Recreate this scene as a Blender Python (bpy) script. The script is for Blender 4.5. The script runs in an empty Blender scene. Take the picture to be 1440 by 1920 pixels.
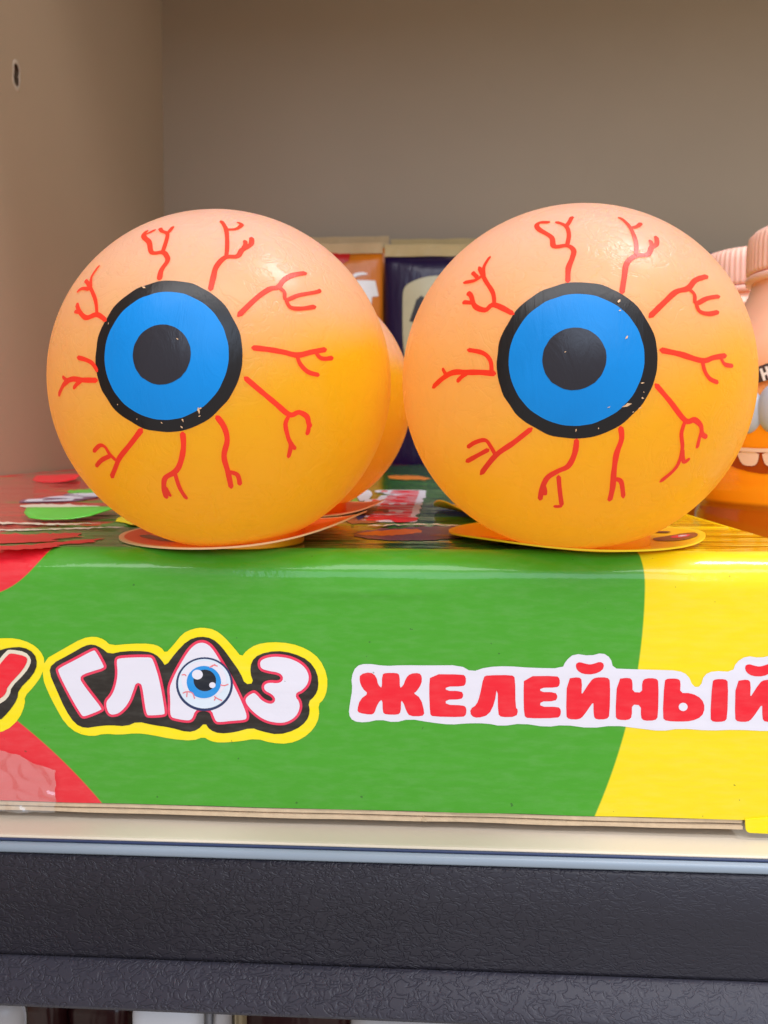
import bpy, bmesh, math, random
from mathutils import Vector, Matrix, noise

random.seed(7)
scene = bpy.context.scene
COL = scene.collection
MM = 0.001

# ------------------------------------------------------------------ camera
FPX = 1450.0                      # focal length in photograph pixels (1440 x 1920)
PITCH = math.radians(2.5)
YAW = math.atan(78.0 / 1450.0)    # camera turned a little to the left of the shelf's normal
HORIZON = 820.0
CY = HORIZON + FPX * math.tan(PITCH)
EYE = Vector((0.0, 0.0, 63.6))    # millimetres; shelf top is z = 0
cam_data = bpy.data.cameras.new("camera")
cam = bpy.data.objects.new("camera", cam_data)
COL.objects.link(cam)
cam_data.sensor_fit = 'VERTICAL'
cam_data.sensor_height = 24.0
cam_data.lens = FPX / 1920.0 * 24.0
cam_data.shift_y = (CY - 960.0) / 1920.0
cam_data.clip_start = 0.005
cam_data.clip_end = 50.0
cam.location = EYE * MM
CAMROT = Matrix.Rotation(YAW, 3, 'Z') @ Matrix.Rotation(math.pi / 2 - PITCH, 3, 'X')
cam.rotation_euler = CAMROT.to_euler()
cam_data.dof.use_dof = True
cam_data.dof.focus_distance = 0.118
cam_data.dof.aperture_fstop = 18.125 / 0.55
scene.camera = cam

# ------------------------------------------------------------------ light
world = bpy.data.worlds.new("World")
scene.world = world
world.use_nodes = True
bg = world.node_tree.nodes["Background"]
bg.inputs[0].default_value = (1.0, 0.92, 0.84, 1)
bg.inputs[1].default_value = 0.84


def area(name, loc, target, sx, sy, power, color):
    d = bpy.data.lights.new(name, 'AREA')
    d.shape = 'RECTANGLE'
    d.size, d.size_y = sx, sy
    d.energy = power
    d.color = color
    o = bpy.data.objects.new(name, d)
    COL.objects.link(o)
    o.location = loc
    o.rotation_euler = (Vector(target) - Vector(loc)).to_track_quat('-Z', 'Y').to_euler()
    return o


area("ceiling_lamp", (-0.80, 0.05, 1.75), (0, 0.14, 0.05), 0.30, 0.50, 19, (0.97, 0.96, 1.0))
area("ceiling_lamp", (0.80, 0.05, 1.75), (0, 0.14, 0.05), 0.30, 0.50, 19, (0.97, 0.96, 1.0))
area("ceiling_lamp", (0.0, -1.10, 1.85), (0, 0.14, 0.05), 2.6, 0.55, 30, (0.97, 0.97, 1.0))
area("aisle_lamp", (0.3, -3.4, 1.95), (0, 0.5, 0.05), 2.4, 1.5, 44, (0.56, 0.74, 1.0))

scene.view_settings.view_transform = 'Standard'
scene.view_settings.look = 'None'
scene.view_settings.exposure = 0.0
scene.view_settings.gamma = 1.0
scene.view_settings.use_curve_mapping = False
scene.cycles.max_bounces = 14
scene.cycles.diffuse_bounces = 12
scene.cycles.caustics_reflective = False
scene.cycles.caustics_refractive = False
scene.cycles.sample_clamp_indirect = 4.0


# ------------------------------------------------------------------ helpers
def srgb(r, g, b):
    def f(c):
        c /= 255.0
        return c / 12.92 if c <= 0.04045 else ((c + 0.055) / 1.055) ** 2.4
    return (f(r), f(g), f(b), 1.0)


def ray(px, py):
    v = Vector(((px - 720.0) / FPX, -(py - CY) / FPX, -1.0))
    return (CAMROT @ v).normalized()


def on_y(px, py, y):
    d = ray(px, py)
    return EYE + d * ((y - EYE.y) / d.y)


def on_z(px, py, z):
    d = ray(px, py)
    return EYE + d * ((z - EYE.z) / d.z)


def on_sphere(px, py, c, r):
    for k in range(40):
        d = ray(px, py)
        oc = EYE - c
        b = oc.dot(d)
        q = b * b - (oc.dot(oc) - r * r)
        if q > 0:
            return EYE + d * (-b - math.sqrt(q))
        cp = project(c)
        px += (cp[0] - px) * 0.01
        py += (cp[1] - py) * 0.01
    return c


def on_cyl(px, py, cx, cy, r):
    d = ray(px, py)
    ox, oy = EYE.x - cx, EYE.y - cy
    a = d.x * d.x + d.y * d.y
    b = ox * d.x + oy * d.y
    q = b * b - a * (ox * ox + oy * oy - r * r)
    q = max(q, 0)
    return EYE + d * ((-b - math.sqrt(q)) / a)


def project(p):
    v = CAMROT.transposed() @ (p - EYE)
    return (720 + FPX * v.x / -v.z, CY - FPX * v.y / -v.z)


def new_mesh(name, verts, faces, mat=None, parent=None, smooth=False, origin=None):
    """verts in millimetres; origin (mm) becomes the object's location"""
    o3 = origin or Vector((0, 0, 0))
    me = bpy.data.meshes.new(name)
    me.from_pydata([((v[0] - o3[0]) * MM, (v[1] - o3[1]) * MM, (v[2] - o3[2]) * MM) for v in verts], [], faces)
    me.validate()
    bm = bmesh.new()
    bm.from_mesh(me)
    bmesh.ops.recalc_face_normals(bm, faces=bm.faces)
    bm.to_mesh(me)
    bm.free()
    if smooth:
        me.polygons.foreach_set("use_smooth", [True] * len(me.polygons))
    o = bpy.data.objects.new(name, me)
    COL.objects.link(o)
    if origin is not None:
        o.location = Vector(o3) * MM
    if mat:
        me.materials.append(mat)
    if parent:
        o.parent = parent
    return o


def empty(name, loc_mm, label=None, cat=None, group=None):
    o = bpy.data.objects.new(name, None)
    o.empty_display_size = 0.01
    COL.objects.link(o)
    o.location = Vector(loc_mm) * MM
    tag(o, label, cat, group)
    return o


def tag(o, label=None, cat=None, group=None, kind=None):
    if label:
        o["label"] = label
    if cat:
        o["category"] = cat
    if group:
        o["group"] = group
    if kind:
        o["kind"] = kind
    return o


def box_vf(x0, x1, y0, y1, z0, z1):
    v = [(x0, y0, z0), (x1, y0, z0), (x1, y1, z0), (x0, y1, z0), (x0, y0, z1), (x1, y0, z1), (x1, y1, z1), (x0, y1, z1)]
    f = [(0, 3, 2, 1), (4, 5, 6, 7), (0, 1, 5, 4), (1, 2, 6, 5), (2, 3, 7, 6), (3, 0, 4, 7)]
    return v, f


def bevelled_box(name, x0, x1, y0, y1, z0, z1, bev, mat, parent=None, origin=None, seg=3):
    v, f = box_vf(x0, x1, y0, y1, z0, z1)
    o = new_mesh(name, v, f, mat, parent, origin=origin)
    bm = bmesh.new()
    bm.from_mesh(o.data)
    bmesh.ops.bevel(bm, geom=bm.edges[:], offset=bev * MM, segments=seg, affect='EDGES', profile=0.5)
    for fc in bm.faces:
        fc.smooth = True
    bm.to_mesh(o.data)
    bm.free()
    return o


def extrude_profile(name, prof, x0, x1, mat, parent=None, nx=1, smooth=True, closed=True, wob=None):
    """prof: list of (y, z); extruded along x"""
    verts, faces = [], []
    n = len(prof)
    for i in range(nx + 1):
        x = x0 + (x1 - x0) * i / nx
        for k, (y, z) in enumerate(prof):
            dy, dz = wob(x, y, z) if wob else (0, 0)
            verts.append((x, y + dy, z + dz))
    m = n if closed else n - 1
    for i in range(nx):
        for k in range(m):
            a, b = i * n + k, i * n + (k + 1) % n
            faces.append((a, b, b + n, a + n))
    if closed:
        faces.append(tuple(range(n)))
        faces.append(tuple(nx * n + k for k in range(n)))
    return new_mesh(name, verts, faces, mat, parent, smooth=smooth)


def lathe(name, prof, mat, parent=None, seg=64, rmod=None, origin=(0, 0, 0)):
    """prof: list of (r, z) in mm from bottom to top, about local z"""
    verts, faces = [], []
    n = len(prof)
    for k, (r, z) in enumerate(prof):
        for s in range(seg):
            a = 2 * math.pi * s / seg
            rr = r * (rmod(a, z, k) if rmod else 1.0)
            verts.append((origin[0] + rr * math.cos(a), origin[1] + rr * math.sin(a), origin[2] + z))
    for k in range(n - 1):
        for s in range(seg):
            t = (s + 1) % seg
            faces.append((k * seg + s, k * seg + t, (k + 1) * seg + t, (k + 1) * seg + s))
    if prof[0][0] > 0.001:
        faces.append(tuple(range(seg))[::-1])
    if prof[-1][0] > 0.001:
        faces.append(tuple((n - 1) * seg + s for s in range(seg)))
    return new_mesh(name, verts, faces, mat, parent, smooth=True)


def chaikin(p, it=2, closed=True):
    for _ in range(it):
        q = []
        n = len(p)
        for i in range(n if closed else n - 1):
            a, b = p[i], p[(i + 1) % n]
            q.append((a[0] * .75 + b[0] * .25, a[1] * .75 + b[1] * .25))
            q.append((a[0] * .25 + b[0] * .75, a[1] * .25 + b[1] * .75))
        if not closed:
            q = [p[0]] + q + [p[-1]]
        p = q
    return p


def catmull(p, k=5):
    out = []
    n = len(p)
    for i in range(n - 1):
        p0, p1, p2, p3 = p[max(i - 1, 0)], p[i], p[i + 1], p[min(i + 2, n - 1)]
        for j in range(k):
            t = j / k
            out.append(tuple(0.5 * (2 * b + (c - a) * t + (2 * a - 5 * b + 4 * c - d) * t * t + (3 * b - a - 3 * c + d) * t ** 3)
                             for a, b, c, d in zip(p0, p1, p2, p3)))
    out.append(tuple(p[-1]))
    return out


def parea(p):
    return 0.5 * sum(p[i][0] * p[(i + 1) % len(p)][1] - p[(i + 1) % len(p)][0] * p[i][1] for i in range(len(p)))


def inset(p, d):
    """move a closed polygon inward by d (same units)"""
    s = 1 if parea(p) > 0 else -1
    n = len(p)
    out = []
    for i in range(n):
        a, b, c = p[i - 1], p[i], p[(i + 1) % n]
        tx, ty = c[0] - a[0], c[1] - a[1]
        l = math.hypot(tx, ty) or 1
        out.append((b[0] - s * ty / l * d, b[1] + s * tx / l * d))
    return out


def circle_pts(cx, cy, r, n=40, ry=None):
    ry = ry or r
    return [(cx + r * math.cos(2 * math.pi * i / n), cy + ry * math.sin(2 * math.pi * i / n)) for i in range(n)]


def flat_poly(name, pts3, normal, mat, parent, thick=0.0, origin=None):
    """a flat polygon of 3-D points (mm), triangulated; thick > 0 extrudes backwards"""
    me = bpy.data.meshes.new(name)
    bm = bmesh.new()
    o3 = Vector(origin) if origin is not None else Vector((0, 0, 0))
    vs = [bm.verts.new((Vector(p) - o3) * MM) for p in pts3]
    f = bm.faces.new(vs)
    f.normal_update()
    if f.normal.dot(Vector(normal)) < 0:
        f.normal_flip()
    if thick:
        r = bmesh.ops.extrude_face_region(bm, geom=[f])
        ev = [g for g in r['geom'] if isinstance(g, bmesh.types.BMVert)]
        bmesh.ops.translate(bm, vec=Vector(normal) * thick * MM, verts=ev)
        bmesh.ops.recalc_face_normals(bm, faces=bm.faces)
    bmesh.ops.triangulate(bm, faces=bm.faces[:])
    bm.to_mesh(me)
    bm.free()
    o = bpy.data.objects.new(name, me)
    COL.objects.link(o)
    if origin is not None:
        o.location = o3 * MM
    me.materials.append(mat)
    o.parent = parent
    return o


# ------------------------------------------------------------------ materials
class NT:
    def __init__(self, name):
        self.m = bpy.data.materials.new(name)
        self.m.use_nodes = True
        self.t = self.m.node_tree
        self.b = self.t.nodes["Principled BSDF"]

    def n(self, typ, **kw):
        nd = self.t.nodes.new(typ)
        for k, v in kw.items():
            setattr(nd, k, v)
        return nd

    def l(self, a, b):
        self.t.links.new(a, b)

    def math(self, op, a, b=None, c=None):
        nd = self.n('ShaderNodeMath', operation=op)
        for i, v in enumerate((a, b, c)):
            if v is None:
                continue
            if isinstance(v, (int, float)):
                nd.inputs[i].default_value = v
            else:
                self.l(v, nd.inputs[i])
        return nd.outputs[0]

    def mix(self, fac, a, b, blend='MIX'):
        nd = self.n('ShaderNodeMix', data_type='RGBA', blend_type=blend)
        for i, v in ((0, fac), (6, a), (7, b)):
            if isinstance(v, (int, float)):
                nd.inputs[i].default_value = v
            elif isinstance(v, tuple):
                nd.inputs[i].default_value = v
            else:
                self.l(v, nd.inputs[i])
        return nd.outputs[2]

    def noise(self, scale, detail=3, rough=0.5, vec=None, dist=0.0):
        nd = self.n('ShaderNodeTexNoise')
        nd.inputs['Scale'].default_value = scale
        nd.inputs['Detail'].default_value = detail
        nd.inputs['Roughness'].default_value = rough
        nd.inputs['Distortion'].default_value = dist
        self.l(vec if vec is not None else self.pos(), nd.inputs['Vector'])
        return nd.outputs['Fac']

    def pos(self):
        if not hasattr(self, '_p'):
            self._p = self.n('ShaderNodeTexCoord').outputs['Object']
        return self._p

    def xyz(self):
        if not hasattr(self, '_x'):
            s = self.n('ShaderNodeSeparateXYZ')
            self.l(self.pos(), s.inputs[0])
            self._x = s.outputs
        return self._x

    def scaled(self, sx, sy, sz, rot=(0, 0, 0)):
        mp = self.n('ShaderNodeMapping')
        mp.inputs['Scale'].default_value = (sx, sy, sz)
        mp.inputs['Rotation'].default_value = rot
        self.l(self.pos(), mp.inputs['Vector'])
        return mp.outputs[0]

    def ramp(self, fac, lo, hi):
        nd = self.n('ShaderNodeMapRange', interpolation_type='SMOOTHSTEP')
        nd.inputs['From Min'].default_value = lo
        nd.inputs['From Max'].default_value = hi
        self.l(fac, nd.inputs['Value'])
        return nd.outputs[0]

    def bump(self, h, dist, strength=1.0, prev=None):
        nd = self.n('ShaderNodeBump')
        nd.inputs['Distance'].default_value = dist
        nd.inputs['Strength'].default_value = strength
        self.l(h, nd.inputs['Height'])
        if prev is not None:
            self.l(prev, nd.inputs['Normal'])
        return nd.outputs[0]

    def set(self, **kw):
        names = dict(color='Base Color', rough='Roughness', metal='Metallic', spec='Specular IOR Level',
                     coat='Coat Weight', coat_rough='Coat Roughness', sss='Subsurface Weight', sss_scale='Subsurface Scale',
                     trans='Transmission Weight', ior='IOR', normal='Normal', alpha='Alpha', sheen='Sheen Weight',
                     coat_normal='Coat Normal')
        for k, v in kw.items():
            s = self.b.inputs[names[k]]
            if isinstance(v, (int, float, tuple)):
                s.default_value = v
            else:
                self.l(v, s)
        return self


def plain(name, col, rough=0.45, var=0.06, scale=300, bump=0.0, bscale=800, **kw):
    """a procedural material: base colour with slight mottling and fine relief"""
    t = NT(name)
    f = t.noise(scale, 4)
    dark = tuple(c * (1 - var) for c in col[:3]) + (1,)
    lite = tuple(min(1, c * (1 + var)) for c in col[:3]) + (1,)
    t.set(color=t.mix(f, dark, lite), rough=rough, **kw)
    if bump:
        t.set(normal=t.bump(t.noise(bscale, 3), bump))
    return t.m


def m_laminate(name, col):
    t = NT(name)
    f = t.noise(9, 5, 0.6)
    g = t.noise(700, 2, 0.5)
    c = t.mix(f, tuple(x * 0.93 for x in col[:3]) + (1,), tuple(min(1, x * 1.05) for x in col[:3]) + (1,))
    sm = t.ramp(t.noise(28, 6, 0.7), 0.60, 0.78)
    c = t.mix(t.math('MULTIPLY', sm, 0.12), c, tuple(x * 0.6 for x in col[:3]) + (1,))
    t.set(color=c, rough=0.55, normal=t.bump(g, 0.00006))
    return t.m


M = {}
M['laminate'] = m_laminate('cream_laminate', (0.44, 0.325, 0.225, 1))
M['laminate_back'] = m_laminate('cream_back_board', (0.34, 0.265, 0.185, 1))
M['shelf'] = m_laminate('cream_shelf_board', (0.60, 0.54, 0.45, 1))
M['chipboard'] = plain('raw_chipboard', (0.10, 0.06, 0.035, 1), 0.9, 0.5, 900, 0.0003, 700)
M['chip_edge'] = plain('torn_laminate_edge', (0.55, 0.45, 0.36, 1), 0.5, 0.2, 900, 0.0002, 900)


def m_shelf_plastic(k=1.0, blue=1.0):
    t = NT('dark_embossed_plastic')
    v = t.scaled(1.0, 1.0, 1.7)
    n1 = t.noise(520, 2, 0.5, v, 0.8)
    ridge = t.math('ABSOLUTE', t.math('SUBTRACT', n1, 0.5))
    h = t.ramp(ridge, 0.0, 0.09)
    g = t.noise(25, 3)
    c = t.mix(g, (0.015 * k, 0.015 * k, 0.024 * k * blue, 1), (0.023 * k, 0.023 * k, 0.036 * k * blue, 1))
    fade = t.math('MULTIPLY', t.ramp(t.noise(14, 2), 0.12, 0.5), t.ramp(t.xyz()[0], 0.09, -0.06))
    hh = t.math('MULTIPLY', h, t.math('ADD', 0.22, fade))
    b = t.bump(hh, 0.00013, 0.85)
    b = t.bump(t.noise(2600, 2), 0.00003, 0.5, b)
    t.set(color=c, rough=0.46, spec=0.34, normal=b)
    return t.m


M['shelf_plastic'] = m_shelf_plastic()
M['shelf_plastic_pale'] = m_shelf_plastic(1.7, 0.95)  # same plastic as the fascia, multiplied to a paler tone
M['rail'] = plain('blue_grey_rail', (0.27, 0.34, 0.43, 1), 0.32, 0.08, 60)
M['rail_shade'] = plain('rail_groove_shade', (0.03, 0.05, 0.13, 1), 0.5, 0.1, 60)


# printed carton -----------------------------------------------------------
GREEN = (0.055, 0.33, 0.016, 1)
RED = (0.74, 0.020, 0.035, 1)
YELLOW = (0.86, 0.67, 0.004, 1)
BOX_Y0, BOX_Y1, BOX_X0, BOX_X1, BOX_H = 130.0, 560.0, -217.0, 67.0, 44.0


def circle3(a, b, c):
    ax, ay, bx, by, cx, cy = *a, *b, *c
    d = 2 * (ax * (by - cy) + bx * (cy - ay) + cx * (ay - by))
    ux = ((ax ** 2 + ay ** 2) * (by - cy) + (bx ** 2 + by ** 2) * (cy - ay) + (cx ** 2 + cy ** 2) * (ay - by)) / d
    uy = ((ax ** 2 + ay ** 2) * (cx - bx) + (bx ** 2 + by ** 2) * (ax - cx) + (cx ** 2 + cy ** 2) * (bx - ax)) / d
    return ux, uy, math.hypot(ax - ux, ay - uy)


def fr(px, py):
    p = on_y(px, py, BOX_Y0)
    return (p.x, p.z)


def disc_mask(t, circ, soft=0.15):
    x, y, z = t.xyz()
    dx = t.math('SUBTRACT', x, circ[0] * MM)
    dz = t.math('SUBTRACT', z, circ[1] * MM)
    d = t.math('SQRT', t.math('ADD', t.math('MULTIPLY', dx, dx), t.math('MULTIPLY', dz, dz)))
    return t.ramp(d, (circ[2] + soft) * MM, (circ[2] - soft) * MM)      # 1 inside


def print_finish(t, col, rough=0.33, wr=0.0, coat=0.26):
    st = t.noise(240, 4, 0.6, t.scaled(1, 1, 3.5))
    flute = t.noise(60, 2, 0.5, t.scaled(0.35, 1, 6.0))
    c = t.mix(t.math('MULTIPLY', t.ramp(st, 0.35, 0.8), 0.03), col, (0.9, 0.9, 0.85, 1))
    sp = t.ramp(t.noise(850, 2, 0.4), 0.775, 0.79)
    c = t.mix(t.math('MULTIPLY', sp, 0.55), c, (0.02, 0.05, 0.02, 1))
    b = t.bump(flute, 0.00022, 0.55)
    b = t.bump(t.noise(35, 3, 0.5, t.scaled(0.6, 1, 1)), 0.0009 + wr, 0.5, b)
    b = t.bump(t.noise(900, 3), 0.00004, 0.6, b)
    t.set(color=c, rough=rough, spec=0.22, coat=coat, coat_rough=0.06, normal=b, coat_normal=b)


def m_front():
    t = NT('printed_carton_front')
    cy = circle3(fr(1209, 1045), fr(1196, 1250), fr(1116, 1528))
    yel = t.math('SUBTRACT', 1.0, disc_mask(t, cy))
    yel = t.math('MULTIPLY', yel, t.math('GREATER_THAN', t.xyz()[0], 0.012))
    r1 = disc_mask(t, circle3(fr(0, 1110), fr(45, 1082), fr(77, 1036)))
    r2c = circle3(fr(35, 1352), fr(112, 1420), fr(186, 1500))
    r2 = disc_mask(t, r2c)
    c = t.mix(yel, GREEN, YELLOW)
    c = t.mix(r1, c, RED)
    # lower left red field lies on the side of the arc away from its centre or towards it
    inside = math.hypot(fr(20, 1450)[0] - r2c[0], fr(20, 1450)[1] - r2c[1]) < r2c[2]
    if not inside:
        r2 = t.math('SUBTRACT', 1.0, r2)
    r2 = t.math('MULTIPLY', r2, t.math('LESS_THAN', t.xyz()[0], fr(300, 1400)[0] * MM))
    r2 = t.math('MULTIPLY', r2, t.math('LESS_THAN', t.xyz()[2], fr(0, 1300)[1] * MM))
    c = t.mix(r2, c, RED)
    print_finish(t, c, coat=0.45)
    return t.m


def m_top():
    t = NT('printed_carton_top')
    x, y, z = t.xyz()
    big = t.noise(26, 3, 0.6, t.scaled(0.8, 1.6, 1))
    xs = t.math('ADD', x, t.math('MULTIPLY', t.math('SUBTRACT', big, 0.5), 0.075))
    red = t.ramp(xs, -0.082, -0.0835)
    yel = t.ramp(x, fr(1209, 1040)[0] * MM - 0.0002, fr(1209, 1040)[0] * MM + 0.0002)
    g2 = t.ramp(t.noise(55, 2, 0.5, t.scaled(0.5, 1.5, 1)), 0.63, 0.65)
    c = t.mix(red, (0.055, 0.27, 0.030, 1), RED)
    c = t.mix(t.math('MULTIPLY', g2, t.math('SUBTRACT', 1.0, yel)), c, (0.10, 0.42, 0.03, 1))
    c = t.mix(yel, c, YELLOW)
    fold = t.noise(45, 4, 0.6, t.scaled(0.28, 1.6, 1))
    b = t.bump(fold, 0.0028, 0.6)
    b = t.bump(t.noise(300, 3), 0.0001, 0.5, b)
    t.set(color=c, rough=0.16, coat=0.9, coat_rough=0.05, normal=b, coat_normal=b)
    return t.m


def m_print(name, col):
    t = NT(name)
    print_finish(t, t.mix(t.noise(200, 3), tuple(c * 0.96 for c in col[:3]) + (1,), col))
    return t.m


M['front'] = m_front()
M['top'] = m_top()
M['p_yellow'] = m_print('print_yellow', (0.90, 0.74, 0.005, 1))
M['p_black'] = m_print('print_black', (0.018, 0.014, 0.012, 1))
M['p_red'] = m_print('print_red', (0.80, 0.012, 0.030, 1))
M['p_pinkred'] = m_print('print_pink_red', (0.80, 0.035, 0.10, 1))
M['p_white'] = m_print('print_white', (0.74, 0.73, 0.84, 1))
M['p_cream'] = m_print('print_cream', (0.75, 0.68, 0.55, 1))
M['p_navy'] = m_print('print_navy', (0.012, 0.030, 0.11, 1))
M['p_pale'] = m_print('print_pale_blue', (0.66, 0.76, 0.88, 1))
M['p_blue'] = m_print('print_blue', (0.012, 0.27, 0.72, 1))
M['p_dark'] = m_print('print_dark_pupil', (0.006, 0.010, 0.022, 1))
M['p_vein'] = m_print('print_vein', (0.78, 0.20, 0.22, 1))
M['p_purple'] = m_print('print_purple', (0.16, 0.07, 0.16, 1))
M['p_brown'] = m_print('print_brown', (0.26, 0.09, 0.03, 1))
M['p_orange'] = m_print('print_orange', (0.85, 0.25, 0.02, 1))
M['p_green'] = m_print('print_bright_green', (0.10, 0.52, 0.05, 1))
M['kraft'] = plain('raw_cardboard_edge', (0.62, 0.48, 0.33, 1), 0.85, 0.22, 500, 0.0002, 900)
M['kraft_in'] = plain('cardboard_core', (0.20, 0.13, 0.08, 1), 0.9, 0.3, 500)


def m_film():
    t = NT('clear_wrap_film')
    out = t.t.nodes['Material Output']
    g = t.n('ShaderNodeBsdfGlossy')
    g.inputs['Roughness'].default_value = 0.12
    tr = t.n('ShaderNodeBsdfTransparent')
    df = t.n('ShaderNodeBsdfDiffuse')
    df.inputs[0].default_value = (0.9, 0.88, 0.86, 1)
    fz = t.n('ShaderNodeFresnel')
    fz.inputs[0].default_value = 1.5
    mx0 = t.n('ShaderNodeMixShader')
    mx0.inputs[0].default_value = 0.12
    t.l(tr.outputs[0], mx0.inputs[1])
    t.l(df.outputs[0], mx0.inputs[2])
    mx = t.n('ShaderNodeMixShader')
    t.l(t.math('MULTIPLY_ADD', fz.outputs[0], 0.0, 0.11), mx.inputs[0])
    t.l(mx0.outputs[0], mx.inputs[1])
    t.l(g.outputs[0], mx.inputs[2])
    t.l(mx.outputs[0], out.inputs['Surface'])
    return t.m


M['film'] = m_film()


# eyeball plastic ----------------------------------------------------------
def m_ball():
    t = NT('milky_plastic_over_orange_jelly')
    x, y, z = t.xyz()
    # jelly fills the lower part of the hollow ball; slant paints in reflected light at left
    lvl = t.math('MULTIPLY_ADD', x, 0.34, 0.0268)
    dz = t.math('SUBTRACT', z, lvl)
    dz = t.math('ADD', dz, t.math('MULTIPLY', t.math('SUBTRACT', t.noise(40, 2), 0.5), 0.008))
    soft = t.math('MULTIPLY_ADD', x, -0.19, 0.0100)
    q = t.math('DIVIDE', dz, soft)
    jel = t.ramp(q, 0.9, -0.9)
    pale = t.mix(t.ramp(z, 0.026, 0.060), (0.98, 0.59, 0.18, 1), (0.98, 0.73, 0.66, 1))  # pinker towards the top: cool lamp sheen put into the colour
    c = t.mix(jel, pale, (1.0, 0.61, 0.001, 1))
    b = t.bump(t.noise(70, 3, 0.5), 0.0006, 0.25)
    rid = t.math('ABSOLUTE', t.math('SUBTRACT', t.noise(260, 3, 0.55, None, 1.2), 0.5))
    b = t.bump(t.ramp(rid, 0.0, 0.06), 0.00009, 0.45, b)
    t.set(color=c, rough=t.math('MULTIPLY_ADD', t.noise(90, 3), 0.14, 0.20), spec=0.50, sss=0.5, sss_scale=0.012, normal=b)
    t.b.inputs['Subsurface Radius'].default_value = (1.0, 0.55, 0.25)
    t.b.inputs['Sheen Weight'].default_value = 0.15
    t.b.inputs['Sheen Roughness'].default_value = 0.45
    t.b.inputs['Sheen Tint'].default_value = (1.0, 0.62, 0.28, 1)
    # thin milky wall: light that enters through the top glows out again below
    tl = t.n('ShaderNodeBsdfTranslucent')
    t.l(t.mix(0.15, c, (1.0, 0.95, 0.5, 1)), tl.inputs[0])
    mx = t.n('ShaderNodeMixShader')
    mx.inputs[0].default_value = 0.58
    t.l(t.b.outputs[0], mx.inputs[1])
    t.l(tl.outputs[0], mx.inputs[2])
    t.l(mx.outputs[0], t.t.nodes['Material Output'].inputs['Surface'])
    return t.m


def m_paint(name, col, rough=0.34, spec=0.22):
    t = NT(name)
    s = t.noise(160, 4, 0.6, t.scaled(2.2, 1, 0.8), 1.0)
    c = t.mix(t.noise(120, 3), tuple(v * 0.88 for v in col[:3]) + (1,), tuple(min(1, v * 1.1) for v in col[:3]) + (1,))
    b = t.bump(s, 0.00022, 0.5)
    t.set(color=c, rough=rough, spec=spec, normal=b)
    return t.m


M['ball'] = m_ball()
M['ball_neck'] = plain('orange_neck_plastic', (0.93, 0.34, 0.008, 1), 0.35, 0.05, 200, 0.00005, 500, sss=0.3, sss_scale=0.004)
M['e_black'] = m_paint('eye_paint_black', (0.005, 0.004, 0.006, 1), 0.28, 0.36)
M['e_pupil'] = m_paint('eye_paint_pupil', (0.014, 0.013, 0.022, 1), 0.28, 0.40)
M['e_blue'] = m_paint('eye_paint_blue', (0.001, 0.225, 0.66, 1), 0.34)
M['e_red'] = m_paint('eye_paint_red', (0.90, 0.040, 0.016, 1), 0.36)
M['e_chip'] = plain('bare_plastic_chip', (0.72, 0.45, 0.26, 1), 0.4, 0.1, 600)

# ------------------------------------------------------------------ setting
EDGE = 124.4


def zl(py, y):
    return on_y(0, py, y).z


SH = zl(1566, EDGE)  # shelf surface; the carton's front lip hangs just above it
WALL_X, BACK_Y, TOP_Z = -219.0, 645.0, 470.0
back = new_mesh('back_wall', *box_vf(WALL_X - 20, 460, BACK_Y, BACK_Y + 12, -140, 900), M['laminate_back'])
tag(back, kind='structure')


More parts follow.
